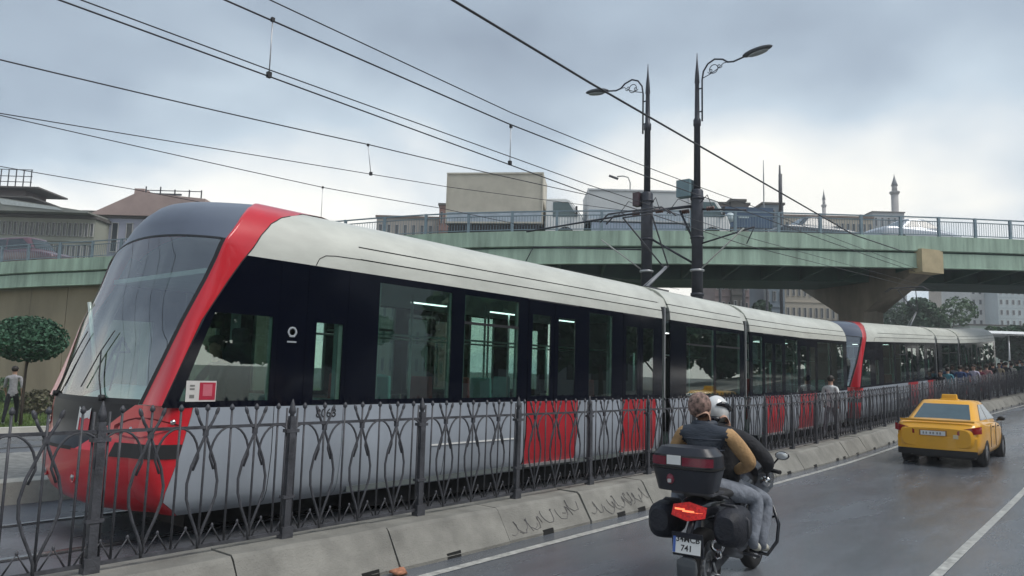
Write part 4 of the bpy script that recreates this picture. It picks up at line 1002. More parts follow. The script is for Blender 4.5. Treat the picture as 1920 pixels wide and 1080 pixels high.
for s in (-1, 1):
    b = MB(); b.ell((s * (hw + .06), .62, 1.03), (.085, .05, .055), 12, 8); b.tube([(s * (hw - .05), .66, .98), (s * (hw + .05), .64, 1.0)], .02, 6); b.build('wing_mirror', m_black, taxi)
    for y in (-.35, .45):
        b = MB(); b.box((s * (hw + .012), y, .86), (.02, .16, .025)); b.build('door_handle', m_black, taxi)
    b = MB()
    for y in (-.62, .12, 1.05): b.box((s * (hw - .0), y, .66), (.012, .008, .52))
    b.build('door_seam', m_seal, taxi)
b = MB(); b.tube([(-.5, y0 + .02, .24), (-.5, y0 + .25, .24)], .03, 8); b.build('exhaust_tip', m_chrome, taxi)
b = MB(); b.box2((-.7, y0 + .3, .16), (.7, TL / 2 - .4, .24)); b.build('underside', m_black, taxi)
# ---------- vehicles up on the overpass
def onbridge(px, o=3.1):
    s = bs_near(px); p, d, n = bpt(s)
    # arc length correction so that the offset point still stands at that column
    best = None
    for i in range(-24, 25):
        q, d2, n2 = bpt(max(0.1, s + i * .25)); c = q + n2 * o; v = c - Vector((0, 0, CAM_H)); x = 960 + FPX * v.dot(cr) / v.dot(cf)
        if best is None or abs(x - px) < best[0]: best = (abs(x - px), c, d2)
    c, d = best[1], best[2]; return Vector((c.x, c.y, c.z - .12)), math.atan2(d.y, d.x) - math.pi / 2
m_maroon = mat('maroon_paint', (.10, .05, .065), .3, 0, .1, 2, coat=.5)
m_silver = mat('silver_paint', (.46, .49, .53), .3, .3, .06, 2, coat=.5); m_darkcar = mat('dark_grey_paint', (.07, .08, .09), .3, .2, .1, 2, coat=.5)
for px_, L_, W_, H_, pm, lab, kw in ((50, 5.6, 1.9, 2.0, m_maroon, 'maroon people carrier on the left ramp of the overpass', dict(belt=1.22, sed=False, roof=(-2.5, .75))),
                                 (1525, 4.3, 1.75, 1.42, m_darkcar, 'dark grey car on the overpass, only its roof above the parapet', dict(belt=.92, roof=(-.8, .4))),
                                 (1712, 4.6, 1.8, 1.46, m_silver, 'silver saloon car on the overpass above the pier head', dict(belt=.95, roof=(-.8, .45))),
                                 ):
    p, a = onbridge(px_, 3.0 if px_ != 50 else 2.6); r_ = empty('car' if 'people' not in lab else 'people_carrier', p, a, lab, 'car'); make_car(r_, L_, W_, H_, pm, **kw)
    b = MB(); b.ell((.55, L_ / 2 - .12, .68), (.2, .08, .07), 10, 6); b.ell((-.55, L_ / 2 - .12, .68), (.2, .08, .07), 10, 6); b.build('headlight', m_chrome, r_)
def truck(px, boxL, boxH, boxm, cabm, lab, skirt, top_px, o=3.3, capside=False):
    p, a = onbridge(px, o); r_ = empty('box_truck', p, a, lab, 'truck')
    v = p - Vector((0, 0, CAM_H)); D = v.dot(Vector((-math.sin(PHI), math.cos(PHI), 0)))
    zt = atD(px, top_px, D - .8).z - p.z; zb = .95; L = boxL; w = 2.2
    b = MB(); b.box2((-w / 2, -L / 2, zb), (w / 2, L / 2, zt)); b.build('cargo_box', boxm, r_, bevel=.05)
    for s in (-1, 1):
        b = MB()
        for z in (zb + .02, zt - .1): b.box2((s * (w / 2 + .01), -L / 2 - .01, z), (s * (w / 2 + .04), L / 2 + .01, z + .08))
        for y in (-L / 2, L / 2 - .06): b.box2((s * (w / 2 + .012), y, zb + .1), (s * (w / 2 + .038), y + .06, zt - .1))
        b.build('box_trim', m_alu if capside else boxm, r_)
        b = MB(); b.box2((s * (w / 2 - .05), -L / 2 + .2, .45), (s * (w / 2 - .0), L / 2 - .2, .9)); b.build('side_skirt', skirt, r_)
        b = MB(); b.box2((s * (w / 2 + .01), -L / 2 + .05, zb + .02), (s * (w / 2 + .035), L / 2 - .05, zb + .55)); b.build('drop_side', mat('drop_side_blue', (.36, .42, .48), .5, 0, .2, 3), r_)
    b = MB(); b.box2((-.5, -L / 2, .6), (.5, L / 2 + 2.0, .9)); b.build('chassis', m_black, r_)
    cy = L / 2 + .12; cw = .98
    prof = [(cy, .45), (cy + 1.75, .45), (cy + 1.80, .95), (cy + 1.70, 1.30), (cy + 1.15, 2.12), (cy + .95, 2.2), (cy, 2.2)]
    b = MB(); b.prism([Vector((0, y, z)) for y, z in prof], (-cw, 0, 0), (cw, 0, 0)); c_ = b.build('cab', cabm, r_, bevel=.05)
    for s in (-1, 1):
        b = MB(); b.prism([Vector((s * cw, y, z)) for y, z in ((cy + .35, 1.32), (cy + 1.5, 1.32), (cy + 1.05, 2.02), (cy + .35, 2.02))], (s * .004, 0, 0), (s * .014, 0, 0)); b.build('cab_window', mat('teal_glass', (.05, .10, .11), .08, coat=.4), c_)
        b = MB(); b.box((s * (cw + .15), cy + 1.45, 1.55), (.16, .08, .45)); b.tube([(s * cw, cy + 1.4, 1.75), (s * (cw + .15), cy + 1.45, 1.75)], .02, 5); b.build('mirror', m_black, c_)
        for wy in (-L * .28, cy + .95):
            b = MB(); b.lathe((s * (w / 2 - .18), wy, .42), [(.25, -.13), (.42, -.13), (.42, .13), (.25, .13)], 20, 'x'); b.build('wheel', m_tyre, r_)
    b = MB(); b.hexa([(-.85, cy + 1.73, 1.32), (.85, cy + 1.73, 1.32), (.85, cy + 1.70, 1.31), (-.85, cy + 1.70, 1.31), (-.8, cy + 1.2, 2.09), (.8, cy + 1.2, 2.09), (.8, cy + 1.14, 2.06), (-.8, cy + 1.14, 2.06)]); b.build('windscreen', m_carglass, c_)
truck(930, 4.6, 2.5, mat('beige_tarp', (.50, .47, .40), .8, 0, .12, 1.5, .3, 6), m_white, 'beige box truck on the overpass, left of the white one', m_black, 326)
truck(1192, 4.75, 2.2, mat('box_white', (.52, .54, .55), .5, 0, .06, 1.2), m_white, 'white box truck on the overpass behind the left mast', mat('truck_blue', (.3, .36, .45), .5), 358, capside=True)
# ------------------------------------------------------------ people
def body_mesh(J, E, bones, mats, sub=2, root='pelvis'):
    """J name -> (pos, rx, ry); E edges; bones: list of (a, b, material index)"""
    names = list(J); idx = {n: i for i, n in enumerate(names)}
    me = bpy.data.meshes.new('sk'); me.from_pydata([J[n][0] for n in names], [(idx[a], idx[b]) for a, b in E], []); me.update()
    o = bpy.data.objects.new('sk', me); COL.objects.link(o)
    md = o.modifiers.new('skin', 'SKIN'); md.branch_smoothing = .6; md.use_smooth_shade = True
    sv = me.skin_vertices[0].data
    for n in names: sv[idx[n]].radius = (J[n][1], J[n][2]); sv[idx[n]].use_root = (n == root)
    s2 = o.modifiers.new('sub', 'SUBSURF'); s2.levels = s2.render_levels = sub
    bpy.context.view_layer.update()
    m2 = bpy.data.meshes.new_from_object(o.evaluated_get(bpy.context.evaluated_depsgraph_get())); bpy.data.objects.remove(o)
    m2.materials.clear()
    for m in mats: m2.materials.append(m)
    segs = [(Vector(J[a][0]), Vector(J[b][0]), mi, (J[a][1] + J[b][1]) / 2) for a, b, mi in bones]
    for p in m2.polygons:
        c = p.center; best = None
        for a, b_, mi, rr in segs:
            ab = b_ - a; t = max(0, min(1, (c - a).dot(ab) / max(1e-9, ab.length_squared))); d = (c - (a + ab * t)).length - rr * .6
            if best is None or d < best[0]: best = (d, mi)
        p.material_index = best[1]; p.use_smooth = True
    return m2
def pose(kind='stand', lean=0, stride=.0, arms=0.0, bulk=1.0, seed=0):
    rn = random.Random(seed); k = bulk
    J = dict(pelvis=((0, 0, .96), .135 * k, .10 * k), waist=((0, 0, 1.10), .125 * k, .095 * k), chest=((0, .0, 1.30), .150 * k, .105 * k), upper=((0, -.01, 1.41), .10 * k, .075), neck=((0, .0, 1.50), .052, .052), head=((0, .02, 1.60), .075, .088), crown=((0, .015, 1.68), .070, .080))
    E = [('pelvis', 'waist'), ('waist', 'chest'), ('chest', 'upper'), ('upper', 'neck'), ('neck', 'head'), ('head', 'crown')]
    bones = [('pelvis', 'waist', 1), ('waist', 'chest', 1), ('chest', 'upper', 1), ('neck', 'head', 0), ('head', 'crown', 0)]
    for s, t in ((-1, 'L'), (1, 'R')):
        sw = stride * s; aw = -stride * s * .6 + arms
        J['sh' + t] = ((s * .175 * k, -.01, 1.415), .058, .055); J['el' + t] = ((s * .235 * k, -.03 + aw * .4, 1.14), .043, .043); J['wr' + t] = ((s * .24 * k, .05 + aw * .9, .91 + abs(aw) * .15), .028, .030); J['ha' + t] = ((s * .235 * k, .07 + aw, .82 + abs(aw) * .18), .022, .038)
        J['hi' + t] = ((s * .095, sw * .05, .88), .088, .09); J['kn' + t] = ((s * .10, .03 + sw * .55, .50), .060, .062); J['an' + t] = ((s * .10, -.02 + sw * (1.0 if sw > 0 else 1.15), .09 + (.05 if sw < 0 else 0)), .040, .042); J['to' + t] = ((s * .115, .15 + sw * (1.0 if sw > 0 else 1.15), .04), .038, .03)
        E += [('upper', 'sh' + t), ('sh' + t, 'el' + t), ('el' + t, 'wr' + t), ('wr' + t, 'ha' + t), ('pelvis', 'hi' + t), ('hi' + t, 'kn' + t), ('kn' + t, 'an' + t), ('an' + t, 'to' + t)]
        bones += [('upper', 'sh' + t, 1), ('sh' + t, 'el' + t, 1), ('el' + t, 'wr' + t, 4), ('wr' + t, 'ha' + t, 0), ('hi' + t, 'kn' + t, 2), ('kn' + t, 'an' + t, 2), ('an' + t, 'to' + t, 3)]
    return J, E, bones
def fingers(J, E, bones, t, d, side, mi=0, L=.075, curl=.3):
    """four fingers and a thumb out of the palm vertex ha<t>; d = pointing direction, side = across the palm"""
    c = Vector(J['ha' + t][0]); d = Vector(d).normalized(); side = Vector(side).normalized(); nrm = d.cross(side)
    for i, (o, l) in enumerate(((-.030, .85), (-.010, 1.0), (.011, .95), (.030, .75))):
        a = c + side * o + d * .03; b_ = a + d * L * l * .5 + nrm * curl * .012; e = b_ + (d + nrm * curl).normalized() * L * l * .45
        for q, p, r_ in ((0, a, .0095), (1, b_, .0088), (2, e, .007)): J[f'f{t}{i}{q}'] = (tuple(p), r_, r_)
        E += [('ha' + t, f'f{t}{i}0'), (f'f{t}{i}0', f'f{t}{i}1'), (f'f{t}{i}1', f'f{t}{i}2')]; bones += [(f'f{t}{i}0', f'f{t}{i}2', mi)]
    w = Vector(J['wr' + t][0]); a = w.lerp(c, .5) + side * -.035; e = a + (d * .8 - side * .6).normalized() * .045
    J[f't{t}0'] = (tuple(a), .011, .011); J[f't{t}1'] = (tuple(e), .008, .008); E += [('ha' + t, f't{t}0'), (f't{t}0', f't{t}1')]; bones += [(f't{t}0', f't{t}1', mi)]
def cloth(name, c, r=.85): return mat(name, c, r, 0, .22, 14, .9, 16)
def head_parts(root, hp, hair, f=(0, 1, 0), cap=None, scale=1.0):
    hp = Vector(hp); rz = math.atan2(-f[0], f[1]); Rz = Matrix.Rotation(rz, 3, 'Z')
    b = MB(); b.ell(hp + Rz @ Vector((0, .105, -.02)), (.014, .02, .022), 8, 6)
    fa = b.build('nose', m_skin, root)
    for s in (-1, 1): b = MB(); b.ell(hp + Rz @ Vector((s * .083, .0, -.01)), (.012, .02, .032), 8, 6); b.build('ear', m_skin, root)
    b = MB()
    for s in (-1, 1): b = MB(); b.ell(hp + Rz @ Vector((s * .032, .092, .012)), (.012, .008, .007), 8, 5); b.build('eye', m_hair, root)
    b = MB(); b.box(hp + Rz @ Vector((0, .094, -.055)), (.045, .01, .009), rot=Rz); b.build('mouth', mat('lips', (.3, .12, .1), .6), root)
    b = MB(); b.ell(hp + Rz @ Vector((0, -.012, .03)), (.092, .105, .098), 16, 10, f=lambda v: Vector((v.x, v.y if v.z > -.02 or v.y < 0 else v.y * .5, v.z if v.y < .03 else max(v.z, .01)))); b.build('hair', hair, root)
PERSON_MESH = {}
def person(loc, rz, label, shirt, trousers, shoes=None, sleeve=None, hair=None, group=None, h=1.72, key=('stand', .0, .0, 1.0), detail=False, cat='person'):
    root = empty('person', loc, rz, label, cat, group); root.scale = (h / 1.76,) * 3
    shoes = shoes or m_black; sleeve = sleeve or shirt; hair = hair or m_hair
    kk = key + (detail,)
    if kk not in PERSON_MESH:
        J, E, B_ = pose(key[0], 0, key[1], key[2], key[3])
        if detail:
            for t, s in (('L', -1), ('R', 1)): fingers(J, E, B_, t, (0, .25, -1), (0, 1, .2), 0)
        PERSON_MESH[kk] = body_mesh(J, E, B_, [m_skin, shirt, trousers, shoes, sleeve], 2 if detail else 1)
    me = PERSON_MESH[kk].copy()
    for i, m in enumerate((m_skin, shirt, trousers, shoes, sleeve)): me.materials[i] = m
    o = bpy.data.objects.new('body', me); COL.objects.link(o); o.parent = root
    head_parts(root, (0, .02, 1.63), hair)
    return root
c_white = cloth('white_shirt', (.62, .64, .64)); c_black = cloth('black_cloth', (.015, .016, .02)); c_grey = cloth('grey_cloth', (.16, .17, .19)); c_blue = cloth('blue_cloth', (.03, .06, .16)); c_teal = cloth('teal_cloth', (.07, .22, .27)); c_pink = cloth('dusty_pink_cloth', (.35, .2, .2)); c_jean = cloth('jeans', (.06, .08, .13)); c_lgrey = cloth('light_grey_trousers', (.20, .21, .23)); c_beige = cloth('beige_cloth', (.4, .33, .24)); c_mar = cloth('maroon_cloth', (.16, .03, .05)); c_lilac = cloth('lilac_cloth', (.45, .42, .52))
w_ = atX(22, 800, -19.6)
walker = person((-25.3, 7.55, lawnz(-25.3, 7.55)), R(62), 'man in a light top and dark trousers walking on the lawn at the left edge', cloth('pale_grey_top', (.36, .35, .37)), c_black, m_white, m_skin, key=('stand', .30, .12, 1.0), detail=True, h=1.74)
g_ = 'people behind the fence beside the trams'
def atfence(px, x=-6.24):
    best = None
    for i in range(600):
        y = 8 + i * .1; p = W(x, y, 1.5) - Vector((0, 0, CAM_H)); u = 960 + FPX * p.dot(cr) / p.dot(cf)
        if best is None or abs(u - px) < best[0]: best = (abs(u - px), y)
    y = best[1]; return W(x, y, .255), -.05
crowd = [
 (1557, 'man in a white shirt walking along the fence beside the tram end', c_white, c_grey, None, 1.74, .22),
 (1764, 'person in a dark top by the fence just left of the teal-clad one', c_black, c_grey, None, 1.62, .1),
 (1777, 'person in a teal top behind the fence above the taxi', c_teal, c_black, None, 1.72, .1),
 (1800, 'person in navy blue behind the fence right of the teal-clad one', c_blue, c_black, None, 1.75, .0),
 (1813, 'person in dark blue, second to the right of the teal-clad one', cloth('ink_cloth', (.02, .035, .09)), c_grey, None, 1.66, .15),
 (1826, 'person in a lilac-white shirt in the far crowd', c_lilac, c_black, None, 1.74, .15),
 (1838, 'person in maroon, right beside the lilac-white shirt', c_mar, c_black, None, 1.62, .0),
 (1850, 'person in a dusty pink top in the far crowd', c_pink, c_jean, None, 1.7, .1),
 (1862, 'person in black, right of the dusty pink top', c_black, c_black, None, 1.76, .2),
 (1874, 'person in a beige jacket in the far crowd', c_beige, c_black, None, 1.71, .1),
 (1886, 'person in a charcoal top, right of the beige jacket', cloth('charcoal_cloth', (.04, .042, .05)), c_jean, None, 1.74, .0),
 (1897, 'person in off-white, near the right edge of the crowd', cloth('offwhite_cloth', (.5, .48, .44)), c_grey, None, 1.68, .15),
 (1908, 'person in dark green, last but one at the right edge', cloth('green_cloth', (.03, .07, .05)), c_black, None, 1.73, .1),
 (1917, 'person in slate blue at the very right edge', cloth('slate_cloth', (.09, .12, .17)), c_black, None, 1.7, .0)]
for i, (px_, lab, sh, tr, so_, h_, st_) in enumerate(crowd):
    p, a = atfence(px_, -6.24 + (.05 * (i % 3) - .05)); person(p, a + (R(170) if i % 4 == 1 else 0), lab, sh, tr, h=h_, group=g_, key=('stand', st_, 0.0, 1.05 if i % 2 else 1.0))
# second row of the crowd beyond
cols = [c_black, c_grey, c_beige, c_white, c_mar, c_blue, c_pink, c_teal]; rr_ = random.Random(4)
names_ = ['black', 'grey', 'beige', 'white', 'maroon', 'navy', 'dusty pink', 'teal']
for i in range(8):
    y = 47.5 + i * 1.25; p = W(-6.9 - (i % 3) * .7, y, .255); person(p, rr_.uniform(-3, 3), f'far figure in a {names_[i]} top at the back of the crowd by the canopy', cols[i], c_black, h=rr_.uniform(1.6, 1.8), group='people at the back of the crowd', key=('stand', .1, 0.0, 1.0))
person((-7.15, 18.1, .25 + .36 + .02), R(80), 'passenger in a grey top standing inside the front tram behind the gangway', c_grey, c_black, h=1.66, group='passengers standing in the front tram')
person((-7.15, 20.4, .25 + .36 + .06), R(-60), 'passenger in pale blue-grey standing inside the front tram between its rear doors', cloth('pale_cloth', (.3, .33, .36)), c_jean, h=1.7, group='passengers standing in the front tram')
# driver in the cab (seated)
def seated(root, J0, mats, hair, detail=False):
    J, E, B_ = J0; me = body_mesh(J, E, B_, mats, 1); o = bpy.data.objects.new('body', me); COL.objects.link(o); o.parent = root; return o
J, E, B_ = pose()
def setj(J, **k):
    for n, v in k.items(): J[n] = (v, J[n][1], J[n][2])
setj(J, pelvis=(0, 0, .12), waist=(0, -.02, .27), chest=(0, -.03, .48), upper=(0, -.02, .60), neck=(0, .0, .69), head=(0, .03, .80), crown=(0, .03, .88))
for s, t in ((-1, 'L'), (1, 'R')):
    setj(J, **{'sh' + t: (s * .175, -.02, .6), 'el' + t: (s * .25, .12, .38), 'wr' + t: (s * .18, .36, .36), 'ha' + t: (s * .17, .43, .37), 'hi' + t: (s * .09, .03, .08), 'kn' + t: (s * .12, .44, .08), 'an' + t: (s * .12, .50, -.32), 'to' + t: (s * .12, .64, -.36)})
drv = empty('person', (-7.925 + .12, 2.55 + 1.72, .25 + 1.02), math.pi, 'tram driver in dark clothes seated in the cab', 'person')
seated(drv, (J, E, B_), [m_skin, c_black, c_black, m_black, cloth('wine_sleeve', (.12, .03, .05))], m_hair); head_parts(drv, (0, .03, .83), m_hair)
# ------------------------------------------------------------ motorcycle with two riders
MX, MY = -2.90, 6.12
moto = empty('motorcycle', (MX, MY, 0), R(6), 'black touring motorcycle with top case and soft panniers, ridden by two people', 'motorcycle')
m_bblack = mat('bike_black', (.014, .015, .02), .25, 0, .1, 5, coat=.4); m_bag = mat('nylon_bag', (.012, .014, .022), .65, 0, .25, 10, .5, 35)
m_case = mat('case_black', (.018, .02, .028), .38, 0, .15, 6); m_refl = mat('case_reflector_red', (.17, .014, .032), .15, 0, .2, 18, coat=.5)
m_fl = mat('flap_grey', (.10, .11, .12), .5)
def loft(secs, n=16, pw=2.4, caps=True, b=None):
    """secs: (y, cx, cz, rx, rz)"""
    b = b or MB(); rows = []
    for y, cx, cz, rx, rz in secs:
        row = []
        for k in range(n):
            t = 2 * math.pi * k / n; c, s_ = math.cos(t), math.sin(t)
            row.append(Vector((cx + rx * math.copysign(abs(c) ** (2 / pw), c), y, cz + rz * math.copysign(abs(s_) ** (2 / pw), s_))))
        rows.append(row)
    b.grid(rows, True, True)
    if caps: b.add(rows[0], [tuple(range(n))]); b.add(rows[-1], [tuple(reversed(range(n)))])
    return b
for y, r_, w in ((0, .31, .075), (1.47, .31, .06)):
    b = MB(); b.lathe((0, y, r_), [(r_ * .68, -w * .8), (r_ * .9, -w), (r_ * .98, -w * .6), (r_, 0), (r_ * .98, w * .6), (r_ * .9, w), (r_ * .68, w * .8)], 32, 'x', caps=False); wh = b.build('wheel', m_tyre, moto)
    b = MB(); b.lathe((0, y, r_), [(r_ * .68, -w * .7), (r_ * .60, -w * .5), (r_ * .60, w * .5), (r_ * .68, w * .7)], 28, 'x', caps=False)
    for k in range(5):
        a = k * 2 * math.pi / 5; b.bar((0, y, r_), (0, y + r_ * .62 * math.cos(a), r_ + r_ * .62 * math.sin(a)), .05, .03, up=(1, 0, 0))
    b.lathe((0, y, r_), [(.05, -.07), (.05, .07)], 12, 'x'); b.build('rim', m_rim, wh)
    b = MB(); b.lathe((.06, y, r_), [(.13, 0), (.13, .006), (.09, .006), (.09, 0)], 24, 'x', caps=False); b.build('brake_disc', m_alu, wh)
b = MB(); b.bar((.10, 0, .31), (.10, .55, .40), .04, .09); b.bar((-.10, 0, .31), (-.10, .55, .40), .04, .09); b.build('swingarm', m_iron, moto)
loft([(.30, 0, .50, .10, .12), (.45, 0, .52, .17, .24), (.8, 0, .52, .19, .26), (1.05, 0, .55, .16, .22), (1.15, 0, .6, .1, .12)]).build('engine', m_case, moto)
loft([(-.30, 0, .80, .07, .05), (-.22, 0, .80, .12, .09), (0, 0, .80, .14, .11), (.3, 0, .78, .15, .13), (.6, 0, .74, .17, .14), (.9, 0, .85, .18, .16), (1.1, 0, .92, .15, .14)]).build('body', m_bblack, moto)
b = loft([(-.12, 0, .90, .12, .03), (-.02, 0, .90, .16, .05), (.25, 0, .89, .17, .055), (.42, 0, .88, .165, .05), (.5, 0, .84, .15, .05), (.8, 0, .83, .15, .05), (.95, 0, .88, .12, .05)]); b.build('seat', mat('seat_vinyl', (.02, .02, .022), .55), moto)
loft([(1.02, 0, .98, .20, .14), (1.2, 0, .98, .25, .20), (1.45, 0, .92, .24, .20), (1.62, 0, .85, .15, .12), (1.68, 0, .82, .05, .04)]).build('fairing', m_bblack, moto)
b = MB(); b.grid([[Vector((x, 1.38 - .18 * v - .25 * (x / .26) ** 2 * .6, 1.08 + .27 * v)) for x in [i * .042 * (1 - .25 * v) for i in range(-5, 6)]] for v in [j / 5 for j in range(6)]]); b.build('windshield', glass('smoke_screen', (.12, .13, .15)), moto)
b = MB(); b.tube([(-.38, 1.02, 1.03), (-.2, 1.12, 1.05), (0, 1.16, 1.02), (.2, 1.12, 1.05), (.38, 1.02, 1.03)], .014, 8); hb = b.build('handlebar', m_iron, moto)
for s in (-1, 1):
    b = MB(); b.tube([(s * .28, 1.07, 1.04), (s * .41, 1.0, 1.03)], .02, 8); b.build('grip', m_black, hb)
    b = MB(); b.tube([(s * .30, 1.08, 1.06), (s * .35, 1.12, 1.13), (s * .38, 1.10, 1.16)], .008, 6); b.ell((s * .41, 1.08, 1.18), (.068, .022, .042), 12, 8); mr_ = b.build('mirror', m_bblack, moto)
    b = MB(); b.ell((s * .41, 1.062, 1.18), (.058, .006, .034), 12, 6); b.build('mirror_glass', mat('mirror_pale', (.7, .72, .72), .15, .3), mr_)
    b = MB(); b.tube([(s * .07, 1.1, .95), (s * .09, 1.47, .31)], .028, 8); b.build('fork_leg', m_iron, moto)
    # crash bar loop with a short brace
    b = MB(); b.tube([(s * .15, 1.05, .75), (s * .33, 1.04, .70), (s * .39, 1.00, .55), (s * .385, .95, .40), (s * .31, .90, .28), (s * .15, .88, .30)], .017, 8); b.tube([(s * .37, 1.02, .62), (s * .26, 1.1, .58)], .012, 6); b.build('crash_bar', m_bblack, moto)
    b = MB(); b.bar((s * .12, .55, .34), (s * .34, .55, .33), .03, .02); b.build('footpeg', m_iron, moto)
    # soft pannier
    loft([(-.28, s * .28, .69, .08, .09), (-.22, s * .285, .68, .115, .145), (-.06, s * .29, .67, .125, .165), (.10, s * .285, .68, .115, .15), (.18, s * .27, .69, .08, .09)], 18, 2.6).build('pannier', m_bag, moto)
    b = MB(); b.tube([(s * .18, -.06, .84), (s * .30, -.07, .845), (s * .415, -.07, .74), (s * .415, -.07, .60)], .012, 6); b.build('strap', m_iron, moto)
# top case
def case(z0, z1, k0, k1, m, name, par=moto, y0=-.34, y1=.06, w=.285):
    b = MB(); rows = []
    N = 4
    for j in range(N + 1):
        v = j / N; z = z0 + (z1 - z0) * v; k = k0 + (k1 - k0) * v; row = []
        for q in range(28):
            t = 2 * math.pi * q / 28; c, s_ = math.cos(t), math.sin(t)
            row.append(Vector((w * k * math.copysign(abs(c) ** .5, c), (y0 + y1) / 2 + (y1 - y0) / 2 * k * math.copysign(abs(s_) ** .55, s_), z)))
        rows.append(row)
    b.grid(rows, True, True); n = 28; b.add(rows[0], [tuple(reversed(range(n)))], False); b.add(rows[-1], [tuple(range(n))], False); return b.build(name, m, par)
tcase = case(.95, 1.13, .84, 1.0, m_case, 'top_case'); case(1.135, 1.15, 1.02, 1.02, m_black, 'case_seam', tcase)
case(1.152, 1.25, 1.0, .98, m_case, 'case_lid_band', tcase); case(1.25, 1.31, .98, .78, m_case, 'case_lid', tcase)
yb = -.352
for s, x0, x1 in ((-1, -.26, -.12), (1, .02, .27)):
    b = MB(); b.grid([[Vector((x, yb + .10 * (abs(x) / .30) ** 5, z)) for x in [x0 + (x1 - x0) * i / 6 for i in range(7)]] for z in (1.165, 1.20, 1.235)]); b.build('reflector', m_refl, tcase)
b = MB(); b.box((-.05, yb - .004, 1.21), (.12, .006, .075)); b.build('label', m_white, tcase)
b = MB(); b.ell((-.09, yb + .028, 1.05), (.035, .02, .045), 12, 8); b.build('lock', mat('lock_red', (.2, .03, .05), .3), tcase)
b = MB(); b.box((-.09, yb + .006, 1.035), (.03, .01, .03)); b.build('lock_mark', m_alu, tcase)
tcase.location.x = -.07
b = MB(); b.tube([(-.16, -.2, .95), (-.16, .2, .86)], .012, 6); b.tube([(.16, -.2, .95), (.16, .2, .86)], .012, 6); b.box((0, -.1, .935), (.36, .3, .02)); b.build('rack', m_iron, moto)
# tail
b = MB(); b.grid([[Vector((x, -.335 + .9 * x * x + .05 * (v - .5), .80 + .075 * (v * 2 - 1) * (1 - .55 * abs(x) / .17) + .0)) for x in [i * .029 for i in range(-5, 6)]] for v in (0, .25, .5, .75, 1)]); b.build('tail_light', mat('tail_light_glow', (.42, .012, .008), .15, 0, .6, 45, emit=((1, .03, .015), .05)), moto)
b = MB()
for x0_, x1_, zz_ in ((-.12, -.03, .812), (-.05, .05, .800), (.02, .12, .788)): b.grid([[Vector((x, -.338 + .9 * x * x, zz_ + dz)) for x in (x0_, (x0_ + x1_) / 2, x1_)] for dz in (-.007, .008)])
b.build('lamp_core', mat('lamp_core_glow', (1, .25, .1), .3, emit=((1, .2, .08), .8)), moto)
b = MB(); b.hexa([(-.13, -.34, .44), (.13, -.34, .44), (.13, -.32, .44), (-.13, -.32, .44), (-.13, -.37, .63), (.13, -.37, .63), (.13, -.35, .63), (-.13, -.35, .63)]); b.tube([(0, -.2, .75), (0, -.33, .6)], .03, 6); b.build('plate_bracket', m_case, moto)
pt = R(90 + 9)
b = MB(); b.box((0, 0, 0), (.235, .155, .004)); pl = b.build('number_plate', m_white, moto); pl.location = (0, -.368, .545); pl.rotation_euler = (R(90 - 9), 0, 0)
b = MB(); b.box((-.105, 0, .004), (.022, .15, .002)); b.build('plate_band', mat('plate_blue', (.05, .12, .4), .5), pl)
text('34MCB', .066, m_seal, pl, (.008, .034, .004), (0, 0, 0), 'plate_text', .001, bold=.001); text('741', .066, m_seal, pl, (-.0, -.036, .004), (0, 0, 0), 'plate_text', .001, bold=.001)
loft([(-.385, 0, .40, .08, .03), (-.37, 0, .34, .085, .10), (-.35, 0, .34, .085, .10), (-.33, 0, .36, .075, .08)], 14, 3).build('mud_flap', m_fl, moto)
b = MB(); b.tube([(.17, .5, .33), (.18, .2, .42), (.185, -.14, .52)], [.035, .05, .055], 14); ex = b.build('silencer', m_case, moto)
b = MB(); b.lathe((.185, -.145, .522), [(.058, 0), (.058, -.025), (.03, -.025), (.03, 0)], 20, 'y', caps=False); b.tube([(.215, -.17, .50), (.22, -.17, .44), (.19, -.17, .42), (.165, -.17, .44)], .009, 6); b.build('exhaust_ring', m_chrome, ex)
b = MB(); b.tube([(.13, -.02, .26), (.12, -.06, .36)], .01, 6); b.tube([(.09, -.06, .27), (.17, -.04, .26)], .008, 6); b.build('axle_bracket', m_alu, moto)
b = MB(); b.ell((.10, .86, .86), (.05, .03, .03), 10, 6); b.lathe((.29, .92, .94), [(.05, 0), (.05, .012), (.035, .012)], 16, 'y'); b.build('bar_end_clamp', m_chrome, moto)
